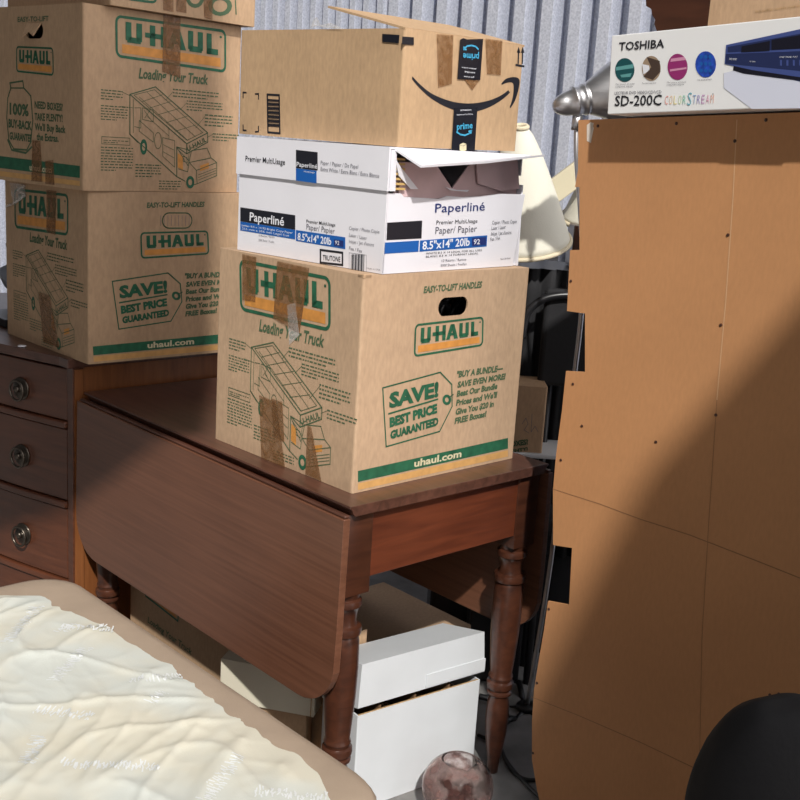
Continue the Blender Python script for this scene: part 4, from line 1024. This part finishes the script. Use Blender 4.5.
lowb = thing('cardboard_box', 'low brown cardboard box directly behind the white file box', 'box', TT(.45, .4, 0), 42.9)
bm = bmesh.new(); rbox(bm, TT(.315, .28, .0005), tr*.34, tl*.33, UP*.235, .003); put('body', bm, KRE, lowb)

# ================================================================== MATTRESS-LIKE CUSHION BASE
MZ = .50; mc1 = atz(64, 568.5, MZ); mc2 = atz(408, 798.5, MZ); ml = (mc1-mc2).normalized(); mr_ = V((ml.y, -ml.x, 0));
if mr_.dot(V((0, -1, 0))) < 0: mr_ = -mr_
MLn = (mc1-mc2).length; MWd = .80
mat_ = thing('cushion_base', 'tan upholstered base with wrinkled white printed fabric on top, nearest the viewer', 'cushion', mc2+ml*MLn/2+mr_*MWd/2-UP*MZ, 0)
bm = bmesh.new()
def MP(u, v, z): return mc2+ml*u+mr_*v+UP*(z-MZ)
ol = rrect(0, 0, MLn, MWd, .055, 6)
rings = []
for ins, z in ((.0, .0005), (0, .05), (-.004, .30), (0, .46), (.004, .485), (.013, .4975), (.028, .502), (.06, .503)):
    rings.append([bm.verts.new(MP(*p, z)) for p in rrect(ins, ins, MLn-ins, MWd-ins, max(.012, .09-ins*.6), 6)])
for a, b in zip(rings, rings[1:]):
    for i in range(len(a)): bm.faces.new((a[i], a[(i+1) % len(a)], b[(i+1) % len(b)], b[i]))
bm.faces.new(rings[-1]); bm.faces.new(rings[0][::-1])
put('upholstered_body', bm, TANF, mat_, smooth=True)
# white sheet: outline read from the photograph
sh = [atz(x, y, MZ+.004) for x, y in ((-30, 596), (0, 593), (22, 593.5), (48, 593), (62, 603), (92, 613), (112, 623), (140, 640), (170, 658), (205, 684), (240, 711), (280, 736), (305, 753), (325, 767), (333, 779), (337, 792), (338, 812))]
su = [((p-mc2).dot(ml), (p-mc2).dot(mr_)) for p in sh]
umin, umax = su[-1][0], MLn-.03
def vedge(u):
    pts = sorted(su)
    if u <= pts[0][0]: return pts[0][1]
    for (a, b), (c, d) in zip(pts, pts[1:]):
        if a <= u <= c: return b+(d-b)*(u-a)/max(1e-6, c-a)
    return pts[-1][1]
from mathutils.geometry import intersect_point_line
def ridge(p, e): return (1-min(1, abs(noise.noise(p))*1.6))**e
def wr_h(u, v):
    p = V((u, v, 0)); w = V((noise.noise(p*3.1+V((3, 1, 2))), noise.noise(p*3.1+V((7, 9, 1))), 0))*.10
    q = p+w; a = V((q.x*.8+q.y*.6, -q.x*.6+q.y*.8, 0))
    h = ridge(V((a.x*9, a.y*2.6, 1)), 7)*.0045
    h += ridge(V((a.x*4, a.y*8, 5)), 9)*.0040
    h += ridge(V((q.x*11+2, q.y*13, 9)), 6)*.0014
    h += ridge(V((q.x*24, q.y*19, 3)), 5)*.0007
    h += noise.noise(p*5)*.001
    return h
bm = bmesh.new(); NU, NV = 190, 150; grid = []
outline = [V((p.x, p.y)) for p in spline([(a, b, 0) for a, b in su], 5)]
vb = MWd-.03
u_hi = max(p[0] for p in su)
# left boundary of the sheet (small u end) and far boundary (small v) joined as a polyline parametrised by arc
acc = [0]
for a, b in zip(outline, outline[1:]): acc.append(acc[-1]+(b-a).length)
tot = acc[-1]
def bpt(t):
    s = t*tot
    for i in range(len(outline)-1):
        if acc[i+1] >= s:
            f = (s-acc[i])/(acc[i+1]-acc[i]); return outline[i]*(1-f)+outline[i+1]*f
    return outline[-1]
cen0 = V((MLn*.45, MWd-.05))
for i in range(NU+1):
    b = bpt(i/NU); row = []
    tgt = V((min(max(b.x, .06), u_hi-.02), vb)) if True else cen0
    tgt = V((.04+(u_hi-.08)*(1-i/NU), vb))
    for j in range(NV+1):
        f = j/NV; p = b*(1-f)+tgt*f; edge_f = min(1, f*14); h = .004+wr_h(p.x, p.y)*edge_f
        row.append(bm.verts.new(MP(p.x, p.y, MZ+.0005+h*(.35+.65*edge_f))))
    grid.append(row)
for i in range(NU):
    for j in range(NV): bm.faces.new((grid[i][j], grid[i+1][j], grid[i+1][j+1], grid[i][j+1]))
bmesh.ops.recalc_face_normals(bm, faces=bm.faces[:])
if sum(f.normal.z for f in bm.faces) < 0: bmesh.ops.reverse_faces(bm, faces=bm.faces[:])
put('white_sheet', bm, SHEET, mat_, smooth=True, recalc=False, solid=.0012)
# pale print bands following the cloth
def on_sheet(u, v): return MP(u, v, MZ+.0052+wr_h(u, v))
bands = [((8, 640), (40, 604)), ((60, 625), (112, 628)), ((55, 678), (88, 645)), ((35, 708), (92, 716)), ((130, 680), (182, 674)), ((28, 765), (42, 733)), ((60, 764), (160, 766)), ((205, 800), (240, 755)), ((255, 792), (325, 796)), ((60, 630), (75, 622)), ((150, 700), (165, 690))]
rnd = random.Random(4)
for (a, b) in bands:
    A = atz(*a, MZ+.01); B = atz(*b, MZ+.01); A2 = V(((A-mc2).dot(ml), (A-mc2).dot(mr_))); B2 = V(((B-mc2).dot(ml), (B-mc2).dot(mr_)))
    d = (B2-A2); L = d.length; d.normalize(); nn = V((-d.y, d.x)); s = 0; bm = bmesh.new()
    while s < L:
        w = rnd.uniform(.003, .006)
        for k_ in range(3):
            o1 = rnd.uniform(-.011, .008); l1 = rnd.uniform(.004, .012); c = A2+d*s+nn*o1; sk = d*rnd.uniform(-.003, .003)
            q4 = [c, c+d*.0022, c+d*.0022+nn*l1+sk, c+nn*l1+sk]
            vs = [bm.verts.new(on_sheet(p.x, p.y)) for p in q4]; bm.faces.new(vs)
        s += w
    put('pale_print', bm, SHEETINK, mat_, label='pale scrawled print on the white fabric', recalc=False)

# ================================================================== GLASS GLOBE
vy = 2.08; R_ = .076; vc = atz(457.5, 787, .068)
vz = .0015
vase = thing('glass_globe', 'chipped round glass globe with an open top on the floor before the file box', 'glass globe', V((vc.x, vc.y, 0)), 0)
prof_ = []
for i in range(27):
    th = math.radians(-75+i*(75+61)/26); prof_.append((R_*.93*(math.sin(th)+math.sin(math.radians(75)))+vz, R_*math.cos(th)))
rimz = prof_[-1][0]
inner = [(a if i else a+.003, b-.0028) for i, (a, b) in enumerate(prof_)][::-1]
bm = bmesh.new(); lathe(bm, [(vz, 0.001)]+prof_+inner+[(vz+.004, .001)], V((vc.x, vc.y, 0)), UP, 40, cap=False)
for v in bm.verts:
    if v.co.z > rimz-.006:
        an = math.atan2(v.co.y-vc.y, v.co.x-vc.x); v.co.z -= .006*max(0, math.sin(an*5+1))*max(0, math.sin(an+2.2))
put('globe', bm, GLASS, vase, smooth=True)

# ================================================================== CORDS AND DARK THINGS ON THE FLOOR
cord = thing('power_cord', 'black power cord curling over the floor beside the right table leg', 'cord', atz(520, 770, 0), 0)
bm = bmesh.new(); tube(bm, spline([atz(x, y, .006) for x, y in ((478, 735), (498, 745), (506, 760), (515, 772), (528, 786), (545, 802), (560, 815))]), .0045, 8); put('cord', bm, CORD, cord, smooth=True)
bm = bmesh.new(); tube(bm, spline([atz(x, y, .006) for x, y in ((500, 748), (510, 768), (522, 778), (536, 780), (550, 778))]), .0045, 8); put('cord', bm, CORD, cord, smooth=True)
# black rounded chair in the near right corner
sc2 = thing('black_armchair', 'black rounded chair back in the bottom right corner', 'chair', V((.50, 1.22, 0)), 0)
bm = bmesh.new(); bmesh.ops.create_uvsphere(bm, u_segments=48, v_segments=32, radius=1)
hc = aty(792, 790, 1.2)
for v in bm.verts:
    n_ = 1+.03*noise.noise(v.co*3); s_ = lambda t, e_: math.copysign(abs(t)**e_, t)
    v.co = V((hc.x+.108*s_(v.co.x, .85)*n_, hc.y+.05+.06*v.co.y, (hc.z-.10)+.195*s_(v.co.z, .8)*n_))
put('backrest', bm, BLACKC, sc2, smooth=True)
bm = bmesh.new(); rbox(bm, V((hc.x-.09, hc.y+.02, .38)), V((.3, 0, 0)), V((0, .25, 0)), UP*.09, .03); put('seat', bm, BLACKC, sc2)
bm = bmesh.new(); lathe(bm, [(0, .16), (.02, .16), (.03, .03), (.38, .03)], V((hc.x+.06, hc.y+.14, .001)), UP, 24); put('pedestal', bm, BLACK, sc2)

# ================================================================== SHADE BLOCKERS (unseen, added to shape the sun's shadows)
def blocker_slab(name, O, a, b, c, mt):
    bm = bmesh.new(); obox(bm, O, a, b, c); return put(name, bm, mt, None, kind='structure')
BLOCKM = flat('blocker_grey', (.35, .36, .38), .6)
blocker_slab('shade_blocker_left', V((-3.2, .60, 2.32)), V((3.0, 0, 0)), V((0, .05, 0)), UP*1.5, BLOCKM)  # added slab above the view, keeps sun off the left stack
OCZ = 3.0
bm = bmesh.new(); fp = [(.962, -.10), (.757, -.46), (.515, -1.90), (.95, -1.90), (1.30, -.10)]
lo = [bm.verts.new((x, y, 0)) for x, y in fp]; hi = [bm.verts.new((x, y, OCZ)) for x, y in fp]; n = len(fp)
bm.faces.new(lo); bm.faces.new(hi)
for i in range(n): bm.faces.new((lo[i], lo[(i+1) % n], hi[(i+1) % n], hi[i]))
put('shade_blocker_right', bm, BLOCKM, None, kind='structure')  # added prism, footprint shaped to cast the diagonal shadow on the hardboard

# ================================================================== LIGHT
S = V((.13*.743, -.9915*.743, .669)).normalized()
sun = bpy.data.objects.new('sun', bpy.data.lights.new('sun', 'SUN')); COL.objects.link(sun)
sun.data.energy = 4.0; sun.data.angle = math.radians(1.4); sun.data.color = (1, .96, .9)
sun.rotation_euler = S.to_track_quat('Z', 'Y').to_euler()
wld = bpy.data.worlds.new('sky'); SC.world = wld; wld.use_nodes = True; N = wld.node_tree.nodes; L = wld.node_tree.links; bgd = N['Background']
tc = N.new('ShaderNodeTexCoord'); dp = N.new('ShaderNodeVectorMath'); dp.operation = 'DOT_PRODUCT'
L.new(tc.outputs['Generated'], dp.inputs[0]); dp.inputs[1].default_value = V((.72, -.62, .3)).normalized()
mr = N.new('ShaderNodeMapRange'); mr.inputs['From Min'].default_value = .4; mr.inputs['From Max'].default_value = 1; mr.inputs['To Min'].default_value = .07; mr.inputs['To Max'].default_value = 2.2
mr.interpolation_type = 'SMOOTHSTEP'
L.new(dp.outputs['Value'], mr.inputs['Value']); L.new(mr.outputs['Result'], bgd.inputs['Strength'])
bgd.inputs['Color'].default_value = (1.0, .96, .95, 1)
SC.view_settings.view_transform = 'Standard'; SC.view_settings.look = 'None'; SC.view_settings.exposure = 0; SC.view_settings.gamma = 1
